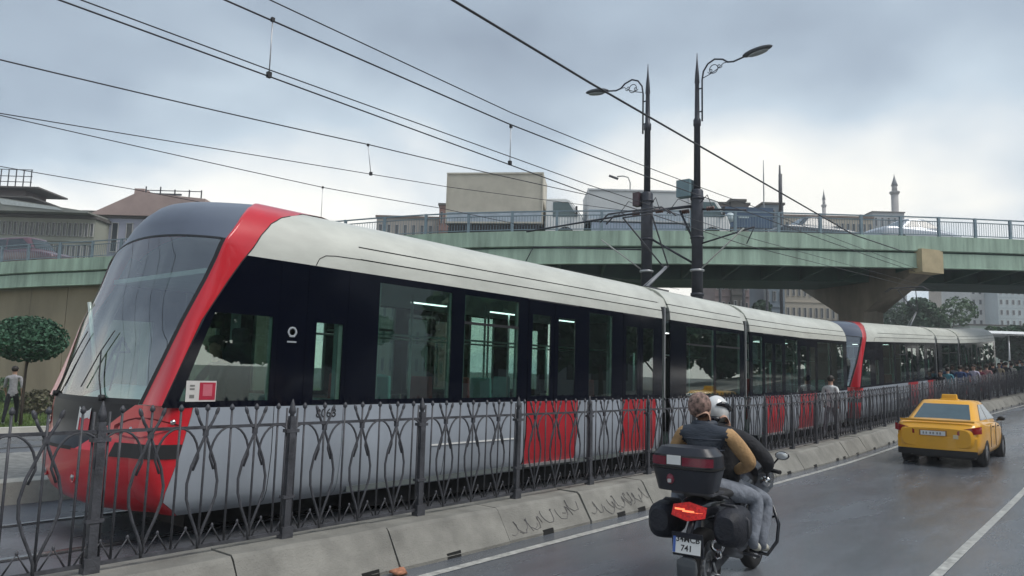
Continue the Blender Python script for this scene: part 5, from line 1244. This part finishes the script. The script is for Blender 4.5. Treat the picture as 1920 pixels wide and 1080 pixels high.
# ---------- riders
def rider(name, label, hipy, hipz, lean, mats, helmet, handL, handR, elb, knees, ankles, head_off, bulk=1.0, scale=1.0, fingers_on=True, grip_dir=(0, .3, -1)):
    J, E, B_ = pose(bulk=bulk)
    k = bulk
    setj(J, pelvis=(0, hipy, hipz), waist=(0, hipy + .02 * lean, hipz + .15), chest=(0, hipy + .08 * lean, hipz + .34), upper=(0, hipy + .12 * lean, hipz + .46), neck=(0, hipy + .15 * lean, hipz + .545), head=(head_off, hipy + .18 * lean + .02, hipz + .66), crown=(head_off, hipy + .18 * lean + .02, hipz + .74))
    for s, t in ((-1, 'L'), (1, 'R')):
        h = handR if s > 0 else handL
        setj(J, **{'sh' + t: (s * .19 * k, hipy + .11 * lean, hipz + .455), 'el' + t: (s * elb[0], elb[1], elb[2]), 'wr' + t: (s * h[0] * 1.0, h[1] - .06, h[2] + .01), 'ha' + t: (s * h[0], h[1], h[2]),
                   'hi' + t: (s * .11, hipy + .06, hipz - .02), 'kn' + t: (s * knees[0], knees[1], knees[2]), 'an' + t: (s * ankles[0], ankles[1], ankles[2]), 'to' + t: (s * (ankles[0] + .01), ankles[1] + .17, ankles[2] - .05)})
        J['kn' + t] = (J['kn' + t][0], .085, .085); J['el' + t] = (J['el' + t][0], .072, .072); J['sh' + t] = (J['sh' + t][0], .092, .085); J['wr' + t] = (J['wr' + t][0], .045, .045); J['hi' + t] = (J['hi' + t][0], .115, .115); J['an' + t] = (J['an' + t][0], .05, .05); J['to' + t] = (J['to' + t][0], .045, .035)
        fingers(J, E, B_, t, (-s * .5, .8, -.35), (0, -.3, 1), 5, curl=.8)
        B_ = [((a, c, 5) if (a, c) == ('wr' + t, 'ha' + t) else (a, c, m_)) for a, c, m_ in B_]
    for n, v in (('pelvis', (.16 * k, .13)), ('waist', (.165 * k, .13)), ('chest', (.185 * k, .135)), ('upper', (.13 * k, .10))): J[n] = (J[n][0], *v)
    root = empty('person', (MX + (-.09 if name == 'pillion' else -.02), MY - (0 if name == 'pillion' else .10), 0), R(6), label, 'person')
    me = body_mesh(J, E, B_, mats, 2); o = bpy.data.objects.new('body', me); COL.objects.link(o); o.parent = root
    return root, Vector(J['head'][0]), J
tan = cloth('tan_sleeve', (.42, .26, .125)); vest = mat('puffer_vest', (.022, .03, .045), .6, 0, .2, 5, .5, 14, stretch=(1, 1, 3)); jeans = cloth('washed_grey_denim', (.19, .21, .25)); sneaker = mat('pale_sneaker', (.5, .49, .42), .7, 0, .2, 20)
glove = cloth('black_glove', (.015, .016, .02))
pil, hp, J = rider('pillion', 'pillion passenger in a dark padded vest with tan sleeves and a patterned head scarf', .24, .95, 1.0, [m_skin, vest, jeans, sneaker, tan, m_skin], None, (.15, .70, 1.03), (.17, .72, 1.03), (.37, .50, 1.14), (.37, .66, .82), (.37, .50, .43), -.09, bulk=1.10)
# sleeves: upper arms tan too
me = [c for c in bpy.data.objects if c.parent == pil][0].data
for p in me.polygons:
    c = p.center
    if p.material_index == 1 and abs(c.x) > .205 + .0 and c.z < 1.45 and c.y > .28: p.material_index = 4
b = MB(); hc = hp + Vector((0, -.005, .035)); b.ell(hc, (.108, .122, .12), 20, 12); sc_ = b.build('head_scarf', mat('scarf_pattern', (.20, .13, .11), .8, 0, .95, 26), pil)
for s in (-1, 1): b = MB(); b.ell(hp + Vector((s * .088, .01, -.03)), (.012, .02, .03), 8, 6); b.build('ear', m_skin, pil)
b = MB()
for z in (1.08, 1.17, 1.26, 1.35):
    pts = [Vector((.197 * math.cos(t) * 1.0, .24 + (z - .95) * .24 - .145 * math.sin(t), z)) for t in [math.pi * (.06 + .88 * i / 12) for i in range(13)]]
    b.tube(pts, .006, 5)
b.build('quilting_seam', mat('vest_seam', (.02, .028, .045), .7), pil)
b = MB(); b.tube([hp + Vector((.05 + .085 * math.cos(t) * 1.1, -.01 + .08 * math.sin(t), -.135)) for t in [i * .524 for i in range(12)]], .034, 8, closed=True); b.build('collar', vest, pil)
rid, hp2, J2 = rider('rider', 'motorcycle rider in a black jacket and a white helmet with black stripes', .74, .90, 1.1, [m_skin, c_black, jeans, sneaker, c_black, glove], None, (.35, 1.0, 1.05), (.35, 1.0, 1.05), (.40, .86, 1.13), (.31, 1.10, .76), (.30, .92, .37), -.13, bulk=1.05)
b = MB(); b.tube([hp2 + Vector((.02 + .08 * math.cos(t), -.02 + .075 * math.sin(t), -.125)) for t in [i * .524 for i in range(12)]], .045, 8, closed=True); b.build('collar', c_black, rid)
hc = hp2 + Vector((-.0, .01, .030))
b = MB(); b.ell(hc, (.120, .142, .142), 24, 16); hm = b.build('helmet', mat('helmet_white', (.7, .71, .71), .2, coat=.5), rid)
b = MB(); b.ell(hc + Vector((0, .012, .0)), (.1215, .137, .09), 24, 10, f=lambda v: Vector((v.x, v.y if v.y > -.02 else v.y * .6, v.z * .6 + .01))); b.build('visor', m_blackgloss, hm)
for s in (-1, 1):
    b = MB(); b.tube([hc + Vector((s * .045, -.13, .055)), hc + Vector((s * .085, -.095, .065)), hc + Vector((s * .112, -.03, .05)), hc + Vector((s * .118, .04, .0))], [.010, .024, .030, .02], 8); b.build('helmet_stripe', m_blackgloss, hm)
b = MB(); b.ell(hc + Vector((0, -.11, -.08)), (.08, .045, .03), 12, 6); b.build('helmet_neck_vent', m_blackgloss, hm)
# ------------------------------------------------------------ trees
def leafmat(name, c): return mat(name, c, .75, 0, .55, 1.4)
def crown_mesh(name, clumps, n, leaf, m, seed=0):
    rn = random.Random(seed); b = MB()
    tot = sum(c[1][0] * c[1][1] * c[1][2] for c in clumps)
    for c, r_ in clumps:
        k = int(n * (r_[0] * r_[1] * r_[2]) / tot) + 20
        for i in range(k):
            v = Vector((rn.gauss(0, 1), rn.gauss(0, 1), rn.gauss(0, 1))).normalized(); rad = rn.uniform(.55, 1.04) ** .6
            p = Vector(c) + Vector((v.x * r_[0], v.y * r_[1], v.z * r_[2])) * rad
            a = Vector((rn.uniform(-1, 1), rn.uniform(-1, 1), rn.uniform(-1, 1))).normalized(); u = a.cross(v if abs(a.dot(v)) < .95 else Vector((0, 0, 1))).normalized(); w = u.cross(a).normalized()
            s = leaf * rn.uniform(.6, 1.3); b.add([p - u * s, p - w * s * .6, p + u * s, p + w * s * .6], [(0, 1, 2, 3)])
    o = b.build(name, m); me = o.data; bpy.data.objects.remove(o); return me
m_bark = mat('bark', (.06, .045, .035), .9, 0, .3, 12)
def tree(loc, label, H, cr_r, m, seed, n=3500, leaf=.16, trunk=.16, name='tree', group=None, dense=False, stem=None, flat=1.0):
    rn = random.Random(seed); root = empty(name, loc, 0, label, 'tree', group)
    th = stem if stem else H - cr_r * 1.7
    cl = []
    if dense: cl = [((0, 0, H - cr_r * .62), (cr_r, cr_r, cr_r * .66))] + [((rn.uniform(-.35, .35) * cr_r, rn.uniform(-.35, .35) * cr_r, H - cr_r * .5 + rn.uniform(-.1, .2) * cr_r), (cr_r * .6, cr_r * .6, cr_r * .42)) for i in range(3)]
    else:
        for i in range(11):
            a = rn.uniform(0, 6.28); q = rn.uniform(.15, .75) * cr_r; z = rn.uniform(th + cr_r * .1, H - cr_r * .45)
            f_ = 1 - .5 * abs((z - (th + H) / 2) / (H - th)); cl.append(((q * math.cos(a) * f_, q * math.sin(a) * f_, z), (cr_r * rn.uniform(.3, .5),) * 2 + (cr_r * rn.uniform(.26, .4),)))
    cm = bpy.data.objects.new('crown', crown_mesh('crown', cl, n, leaf, m, seed)); COL.objects.link(cm); cm.parent = root
    b = MB(); b.tube([(0, 0, 0), (rn.uniform(-.05, .05), 0, th * .5), (0, 0, th), (0, 0, th + cr_r * .5)], [trunk, trunk * .8, trunk * .65, trunk * .3], 8)
    for c, r_ in cl[:6]: b.tube([(0, 0, th * .9), Vector(c) * .5 + Vector((0, 0, th * .45)), c], [trunk * .45, trunk * .3, trunk * .1], 5)
    b.build('trunk', m_bark, root); return root
lm1 = leafmat('dark_leaf', (.035, .075, .04)); lm2 = leafmat('mid_leaf', (.05, .10, .04)); lm3 = leafmat('clipped_leaf', (.035, .10, .055))
tp = atD(54, 640, 20.5)
tree((tp.x, tp.y, lawnz(tp.x, tp.y)), 'clipped dome-shaped tree with a thin trunk on the lawn at the left', 3.1, .95, lm3, 3, 7000, .055, .05, 'topiary_tree', dense=True, stem=1.8)
# shrubs along the ramp wall and on the lawn
for i, (px_, D_, r_, lab) in enumerate(((75, 27, .8, 'low brownish shrub behind the topiary trunk'), (5, 33, 1.0, 'rounded shrub at the foot of the ramp wall by the left edge'), (150, 36, 1.2, 'larger shrub at the ramp wall, mostly behind the tram nose'))):
    p = atD(px_, 730, D_); root = empty('shrub', (p.x, p.y, lawnz(p.x, p.y)), 0, lab, 'shrub'); cl = [((0, 0, r_ * .5), (r_, r_ * .8, r_ * .6)), ((r_ * .5, .1, r_ * .3), (r_ * .6, r_ * .6, r_ * .4))]
    cm = bpy.data.objects.new('foliage', crown_mesh('foliage', cl, 1500, .07, leafmat('shrub_leaf', (.09, .085, .05)) if i == 0 else lm2, i)); COL.objects.link(cm); cm.parent = root
    b = MB(); b.tube([(0, 0, -.1), (0, 0, r_ * .5)], .04, 6); b.build('stem', m_bark, root)
# trees under/behind the overpass on the right and behind
for i, (px_, D_, zt_px, r_, m_, lab) in enumerate((
    (1768, 85, 545, 3.6, lm2, 'green tree beyond the overpass in front of the pale flats'), (1728, 80, 560, 2.6, lm1, 'darker tree beyond the overpass, left of the green one'),
    (1690, 92, 558, 3.0, lm1, 'tree partly hidden by the pier head'), (1905, 70, 600, 2.0, lm1, 'dark bushy tree at the right edge below the flats'), (1850, 75, 612, 1.6, lm2, 'small tree beyond the white canopy'),
    (1438, 75, 560, 2.2, lm1, 'dark tree showing over the tram roof under the overpass'))):
    p = atD(px_, 700, D_); zt = atD(px_, zt_px, D_).z; tree((p.x, p.y, 0.2), lab, zt + .2, r_ * 1.2, m_, 20 + i, 2600, .22, .18, group='trees beyond the overpass')
p = atD(1755, 700, 44)
# ------------------------------------------------------------ buildings
m_cream = mat('render_cream', (.48, .44, .34), .8, 0, .1, .3); m_pale = mat('render_white', (.52, .53, .52), .8, 0, .1, .3); m_greyb = mat('render_grey', (.30, .32, .34), .8, 0, .12, .3)
m_bluish = mat('render_pale_blue', (.40, .46, .48), .8, 0, .1, .3); m_pinkr = mat('roof_faded_pink', (.36, .27, .25), .85, 0, .12, .8); m_lav = mat('render_lavender', (.33, .34, .42), .8, 0, .1, .4)
m_win = mat('far_window', (.035, .045, .055), .15, 0, .3, .5); m_wframe = mat('far_window_frame', (.42, .42, .42), .6); m_roofd = mat('roof_dark', (.09, .085, .08), .85, 0, .2, .5)
BUILD = []
def building(px0, px1, D, ypx, label, wall, nx=5, nz=4, depth=8, base=0.0, yaw=None, roofm=None, wscale=(.40, .46), zlow=None, cornice=True, D1=None, group='buildings in the background', recess=None):
    a = atD(px0, 540, D); c = atD(px1, 540, D1 or D); a.z = c.z = base
    zt = atD((px0 + px1) / 2, ypx, ((D1 or D) + D) / 2).z
    d = c - a; L = d.length; ang = math.atan2(d.y, d.x); H = zt - base
    root = empty('building', tuple((a + c) / 2), ang, label, 'building', group)
    b = MB(); b.box2((-L / 2, 0, 0), (L / 2, depth, H)); b.build('wall', wall, root)
    b = MB(); b.box2((-L / 2 - .15, -.15, H), (L / 2 + .15, depth + .15, H + .25)); b.build('roof', roofm or m_roofd, root)
    z0 = (zlow - base) if zlow else .8
    gx, gz = L / nx, (H - z0) / nz; ww, wh = gx * wscale[0], gz * wscale[1]
    b = MB(); b.box2((-ww / 2, -.04, -wh / 2), (ww / 2, .0, wh / 2)); wm = b.build('window', m_win); wme = wm.data; bpy.data.objects.remove(wm)
    b = MB(); t = min(ww, wh) * .10
    for x in (-ww / 2, ww / 2): b.box2((x - t / 2, -.09, -wh / 2), (x + t / 2, -.0, wh / 2))
    for z in (-wh / 2, wh / 2): b.box2((-ww / 2 - t, -.12, z - t / 2), (ww / 2 + t, -.0, z + t / 2))
    fm = b.build('window_frame', m_wframe); fme = fm.data; bpy.data.objects.remove(fm)
    for i in range(nx):
        for j in range(nz):
            w = bpy.data.objects.new('window', wme); COL.objects.link(w); w.parent = root; w.location = (-L / 2 + gx * (i + .5), -.0, z0 + gz * (j + .5))
            f_ = bpy.data.objects.new('window_frame', fme); COL.objects.link(f_); f_.parent = w
    if cornice:
        for j in range(1, nz):
            b = MB(); b.box2((-L / 2, -.10, z0 + gz * j - .08), (L / 2, .0, z0 + gz * j + .08)); b.build('cornice', wall, root)
    return root, L, H
# seen below the overpass, over the tram roof
building(1325, 1372, 120, 500, 'white block under the overpass right of the masts', m_pale, 4, 7, 10)
building(1376, 1424, 125, 505, 'off-white block between the white one and the dark tree', mat('render_ivory', (.5, .48, .42), .8, 0, .1, .3), 4, 7, 10)
building(1458, 1512, 110, 520, 'pale lavender-grey building under the overpass left of the cream one', m_lav, 4, 6, 10)
building(1512, 1585, 100, 535, 'long cream building under the overpass, running down to the pier', m_cream, 9, 4, 10, D1=125, wscale=(.42, .7))
building(1790, 1818, 190, 520, 'narrow beige block beyond the trees on the right', mat('render_beige', (.42, .36, .30), .8, 0, .1, .3), 2, 10, 12, cornice=False)
building(1818, 1868, 180, 500, 'tall white flats with dark window columns on the right', m_pale, 4, 12, 12)
building(1870, 1960, 175, 500, 'pale blue-grey flats at the right edge', m_bluish, 8, 12, 12)
building(1815, 1960, 120, 612, 'low green-grey building in front of the flats on the right', mat('render_greygreen', (.30, .36, .33), .8, 0, .1, .3), 10, 2, 12)
# skyline above the overpass
building(1340, 1405, 75, 384, 'brownish building with a stepped roof above the overpass', mat('render_brown', (.22, .17, .17), .8, 0, .12, .4), 6, 8, 8)
building(1372, 1398, 74.5, 378, 'small roof block on top of the brownish building', m_roofd, 2, 8, 8)
building(1432, 1471, 80, 384, 'blue-grey building beside the two thin aerial masts', mat('render_slate', (.17, .21, .25), .8, 0, .12, .4), 3, 9, 8)
building(1472, 1640, 95, 408, 'long low beige building just above the overpass railing', mat('render_sand', (.38, .34, .28), .8, 0, .12, .4), 16, 8, 8, roofm=mat('roof_brown', (.16, .12, .10), .85))
building(1640, 1700, 150, 399, 'small dark building at the foot of the minaret', m_greyb, 5, 9, 8)
building(700, 842, 90, 409, 'row of brown-roofed buildings left of the beige truck', mat('render_dull', (.33, .30, .27), .8, 0, .12, .4), 9, 6, 8, roofm=mat('roof_brown', (.16, .12, .10), .85))
building(818, 838, 85, 385, 'narrow reddish house directly left of the beige truck', mat('render_reddish', (.22, .12, .10), .8, 0, .12, .4), 2, 7, 8)
# billboard
bb = atD(1340, 430, 62); b2 = atD(1449, 430, 62); zb = atD(1395, 427, 62).z; zt = atD(1395, 389, 62).z; d = b2 - bb; ang = math.atan2(d.y, d.x); L = d.length
brd = empty('billboard', tuple(Vector(((bb.x + b2.x) / 2, (bb.y + b2.y) / 2, 0))), ang, 'dark blue billboard with a round white emblem behind the overpass railing', 'billboard')
b = MB(); b.box2((-L / 2, -.15, zb), (L / 2, .15, zt)); b.build('panel', mat('billboard_blue', (.035, .075, .14), .6, 0, .2, .8), brd)
b = MB(); b.lathe((-L * .24, -.17, (zb + zt) / 2 - .05), [(.42, -.01), (.42, .01)], 20, 'y'); b.build('emblem', mat('emblem_pale', (.4, .48, .52), .6), brd)
b = MB(); b.box2((-L * .10, -.18, (zb + zt) / 2 - .08), (L * .08, -.16, (zb + zt) / 2 + .1)); b.build('text_bar', MATS['emblem_pale'], brd)
for x in (-L * .4, 0, L * .4):
    b = MB(); b.tube([(x, .2, 0), (x, .2, zt)], .12, 8); b.build('leg', m_iron, brd)
# minarets and aerials
def minaret(px_, D, ytop, ybal, wpx, label):
    p = atD(px_, 540, D); zt = atD(px_, ytop, D).z; zb = atD(px_, ybal, D).z; r_ = wpx * D / FPX / 2
    root = empty('minaret', (p.x, p.y, 0), 0, label, 'minaret', 'minarets on the skyline'); ms = mat('minaret_stone', (.30, .29, .29), .85, 0, .15, .3)
    b = MB(); b.lathe((0, 0, 0), [(r_ * 1.15, 0), (r_, zb * .5), (r_, zb), ], 12); b.build('shaft', ms, root)
    hh = zt - zb
    b = MB(); b.lathe((0, 0, zb), [(r_, -.5), (r_ * 1.45, 0), (r_ * 1.45, .06 * hh), (r_, .07 * hh)], 12); b.build('balcony', ms, root)
    b = MB(); b.lathe((0, 0, zb + .07 * hh), [(r_ * .78, 0), (r_ * .75, .30 * hh)], 12); b.build('upper_shaft', ms, root)
    b = MB(); b.lathe((0, 0, zb + .37 * hh), [(r_ * .95, 0), (r_ * .5, .25 * hh), (r_ * .12, .5 * hh), (r_ * .05, .63 * hh)], 12); b.build('spire', mat('minaret_lead', (.16, .17, .19), .6), root)
minaret(1683, 170, 326, 362, 13, 'taller minaret on the skyline above the silver car'); minaret(1548, 210, 355, 386, 7, 'smaller pale minaret on the skyline above the dark car')
for px_, yt, w, lab in ((1434, 300, .07, 'thin pale aerial mast left of the thicker one'), (1465, 310, .17, 'thicker dark aerial mast above the blue-grey building')):
    p = atD(px_, 540, 78); zt = atD(px_, yt, 78).z; b = MB(); b.tube([(0, 0, 0), (0, 0, zt - 2), (0, 0, zt)], [w, w, w * .5], 8)
    if w > .1: b.tube([(.05, 0, zt - 5), (.05, 0, zt - 1)], .2, 8)
    o = b.build('aerial_mast', m_greyb if w < .1 else m_iron); o.location = (p.x, p.y, 0); tag(o, lab, 'mast')
# buildings on the left above the ramp
rt, L, H = building(-60, 168, 58, 408, 'long glazed hall with a sloping roof line above the left ramp', mat('render_olive', (.27, .28, .24), .8, 0, .15, .4), 22, 7, 12, wscale=(.55, .6))
zl, zr_ = atD(0, 376, 58).z, atD(165, 402, 58).z
b = MB(); b.hexa([(-L / 2, -1.2, H + .3), (L / 2, -1.2, H + .27), (L / 2, 12, H + .27), (-L / 2, 12, H + .3), (-L / 2, -1.2, zl + .3), (L / 2, -1.2, zr_), (L / 2, 12, zr_ + .1), (-L / 2, 12, zl + .4)]); b.build('roof_beam', mat('hall_roof', (.22, .23, .21), .7, 0, .15, .6), rt)
b = MB(); b.hexa([(-L * .20, -1.26, H + .75), (L * .3, -1.26, H + .4), (L * .3, -1.22, H + .4), (-L * .20, -1.22, H + .75), (-L * .26, -1.26, H + 1.25), (L * .25, -1.26, H + .62), (L * .25, -1.22, H + .62), (-L * .26, -1.22, H + 1.25)]); b.build('skylight', mat('skylight_pale', (.42, .46, .46), .5), rt)
b = MB(); b.box2((L * .25, 2, H + .3), (L * .44, 5, atD(135, 384, 58).z)); b.build('roof_plant', m_roofd, rt)
rt2, L, H = building(165, 330, 60, 410, 'lavender house with a faded pink gabled roof above the tram nose', m_lav, 6, 4, 12, wscale=(.42, .75))
e_ = atD(250, 362, 60).z
b = MB(); b.prism([Vector((x, 0, z)) for x, z in ((-L / 2 - .3, H + .2), (L / 2 + 2, H + .2), (L / 2 + 2, e_ - .4), (.3, e_), (-.1, e_ - .05))], (0, -.4, 0), (0, 12, 0)); b.build('gable', m_pinkr, rt2)
b = MB(); b.box2((L * .12, -.5, H - .6), (L * .5, -.2, H - .35)); b.box2((L * .12, -.45, H - 1.5), (L * .5, -.25, H - .6)); b.build('awning', m_roofd, rt2)
b = MB()
for x in (.4, 1.6, 2.8, 4.0, 5.0): b.box2((x, 0, e_ - .5), (x + .08, .08, e_ + (.6 if x < 2 else .4)))
b.box2((.4, 0, e_ + .25), (5.0, .06, e_ + .31)); b.box2((.4, 0, e_ - .1), (3.4, .1, e_ + .05)); b.build('roof_railing', m_iron, rt2)
b = MB(); b.box2((-.6, .2, e_ - .2), (.2, 1.2, e_ + .45)); b.build('chimney', m_pinkr, rt2)
# rooftop hoarding frame far left
p = atD(-30, 540, 66); q_ = atD(40, 540, 66); fr = empty('roof_terrace', (p.x, p.y, 0), math.atan2((q_ - p).y, (q_ - p).x), 'dark stacked roof terrace with a bare sign frame at the left edge', 'roof terrace')
LL = (q_ - p).length; z1_, z2_, z3_, z4_ = (atD(20, v, 66).z for v in (388, 372, 358, 347)); z5_ = atD(20, 318, 66).z
b = MB(); b.box2((-3, 0, 0), (LL * .95, 4, z1_ + .1)); b.build('storey', mat('terrace_brown', (.12, .10, .10), .8), fr)
b = MB(); b.box2((-3, .5, z1_ + .1), (LL * .75, 3.5, z4_)); b.build('upper_storey', MATS['terrace_brown'], fr)
for x1, z_ in ((LL * 1.15, z1_), (LL * 1.12, z2_), (LL * 1.28, z3_ + .2)): b = MB(); b.box2((-3, -.5, z_), (x1, 4, z_ + .14)); b.build('canopy', m_roofd, fr)
b = MB()
for i in range(9): b.box2((-2.4 + i * (LL + 2.2) / 8, 0, z4_ - .1), (-2.4 + i * (LL + 2.2) / 8 + .07, .07, z5_))
for z in (z4_ + .3, (z4_ + z5_) / 2 + .1, z5_): b.box2((-3, 0, z), (LL * .98, .06, z + .06))
b.build('sign_frame', m_iron, fr)
# shelter by the far stop
p = atD(1868, 700, 66); sh = empty('tram_shelter', (p.x, p.y, rise(50)), .75, 'white roofed stop canopy with a yellow edge beyond the second tram', 'shelter')
zt = atD(1868, 618, 66).z - rise(50)
b = MB(); b.grid([[Vector((x, y, zt - .35 * ((y - 1.5) / 1.5) ** 2)) for y in (0, .75, 1.5, 2.25, 3)] for x in (-4, 0, 7)]); b.grid([[Vector((x, y, zt - .12 - .35 * ((y - 1.5) / 1.5) ** 2)) for y in (0, .75, 1.5, 2.25, 3)] for x in (-4, 0, 7)]); b.build('canopy', m_white, sh)
b = MB(); b.box2((-4, -.08, zt - 1.1), (-.6, .02, zt - .8)); b.build('yellow_edge', mat('canopy_yellow', (.5, .45, .14), .5), sh)
for x in (-3.6, -1, 1.6, 4.5): b = MB(); b.tube([(x, .4, 0), (x, .4, zt - .3)], .07, 8); b.build('post', m_alu, sh)
# ------------------------------------------------------------ unseen roadside on the right, added so the tram's windows mirror something dark
side = ['opposite the tram cab', 'opposite the first tram doors', 'opposite the tram middle', 'beside the taxi', 'just beyond the taxi', 'well beyond the taxi', 'opposite the second tram', 'near the far stop', 'past the far stop', 'well past the far stop', 'third from the far end', 'second from the far end', 'at the far end of the row', 'behind the camera', 'level with the camera']
proto = {}
for i, (x, y, H_, r_, m_) in enumerate(((11.3, 5.5, 9.5, 3.6, lm1), (11.6, 10.5, 10.5, 3.8, lm2), (11.2, 15.5, 9.0, 3.5, lm1), (11.6, 19.0, 5.2, 1.8, lm1), (11.4, 27, 9.8, 3.6, lm2), (11.9, 32, 10.6, 3.8, lm1), (12, 39, 10.4, 3.8, lm1), (13, 48, 10.0, 3.8, lm2), (12.5, 58, 10.5, 4, lm1), (12.5, 69, 11, 4.2, lm2), (12.5, 81, 11, 4.2, lm1), (12.5, 94, 11.5, 4.4, lm1), (12.5, 108, 12, 4.6, lm2), (11.8, -7, 9.5, 3.6, lm1), (11.5, -.5, 8.2, 3.2, lm2))):
    tree((x, y, .14), 'unseen street tree on the right pavement, ' + side[i], H_, r_, m_, 40 + i, 3600, .30, .2, group='unseen trees along the right pavement', stem=2.0)
m_fac = mat('shop_facade', (.36, .33, .29), .8, 0, .12, .4)
b = MB(); b.box2((17, -12, 0), (28, 5, 11)); bd = tag(b.build('building', m_fac), 'unseen plain beige building across the pavement, near the camera', 'building'); 
for j in range(3):
    for i in range(5):
        b = MB(); b.box2((16.94, -10.5 + i * 3.2, 1.2 + j * 3.2), (17.0, -9 + i * 3.2, 3.2 + j * 3.2)); b.build('window', m_win, bd)
b = MB(); b.box2((18, 30, 0), (29, 54, 9)); bd = tag(b.build('building', m_greyb), 'unseen plain grey building across the pavement, farther along', 'building')
for j in range(2):
    for i in range(7):
        b = MB(); b.box2((17.94, 31 + i * 3.2, 1.5 + j * 3.6), (18.0, 33 + i * 3.2, 3.6 + j * 3.6)); b.build('window', m_win, bd)

# ------------------------------------------------------------ damp air
b = MB(); b.box2((-150, -30, -1.2), (130, 300, 75)); hz = b.build('haze', None or mat('haze_air', (1, 1, 1)))
hm_ = bpy.data.materials.new('damp_air'); hm_.use_nodes = True; t = hm_.node_tree; t.nodes.clear(); o_ = t.nodes.new('ShaderNodeOutputMaterial'); v_ = t.nodes.new('ShaderNodeVolumePrincipled')
v_.inputs['Color'].default_value = (.93, .96, 1, 1); v_.inputs['Density'].default_value = 0.0012; v_.inputs['Anisotropy'].default_value = .2; t.links.new(v_.outputs[0], o_.inputs['Volume'])
hz.data.materials.clear(); hz.data.materials.append(hm_); tag(hz, kind='stuff', label='thin damp haze lying over the whole street', cat='haze')
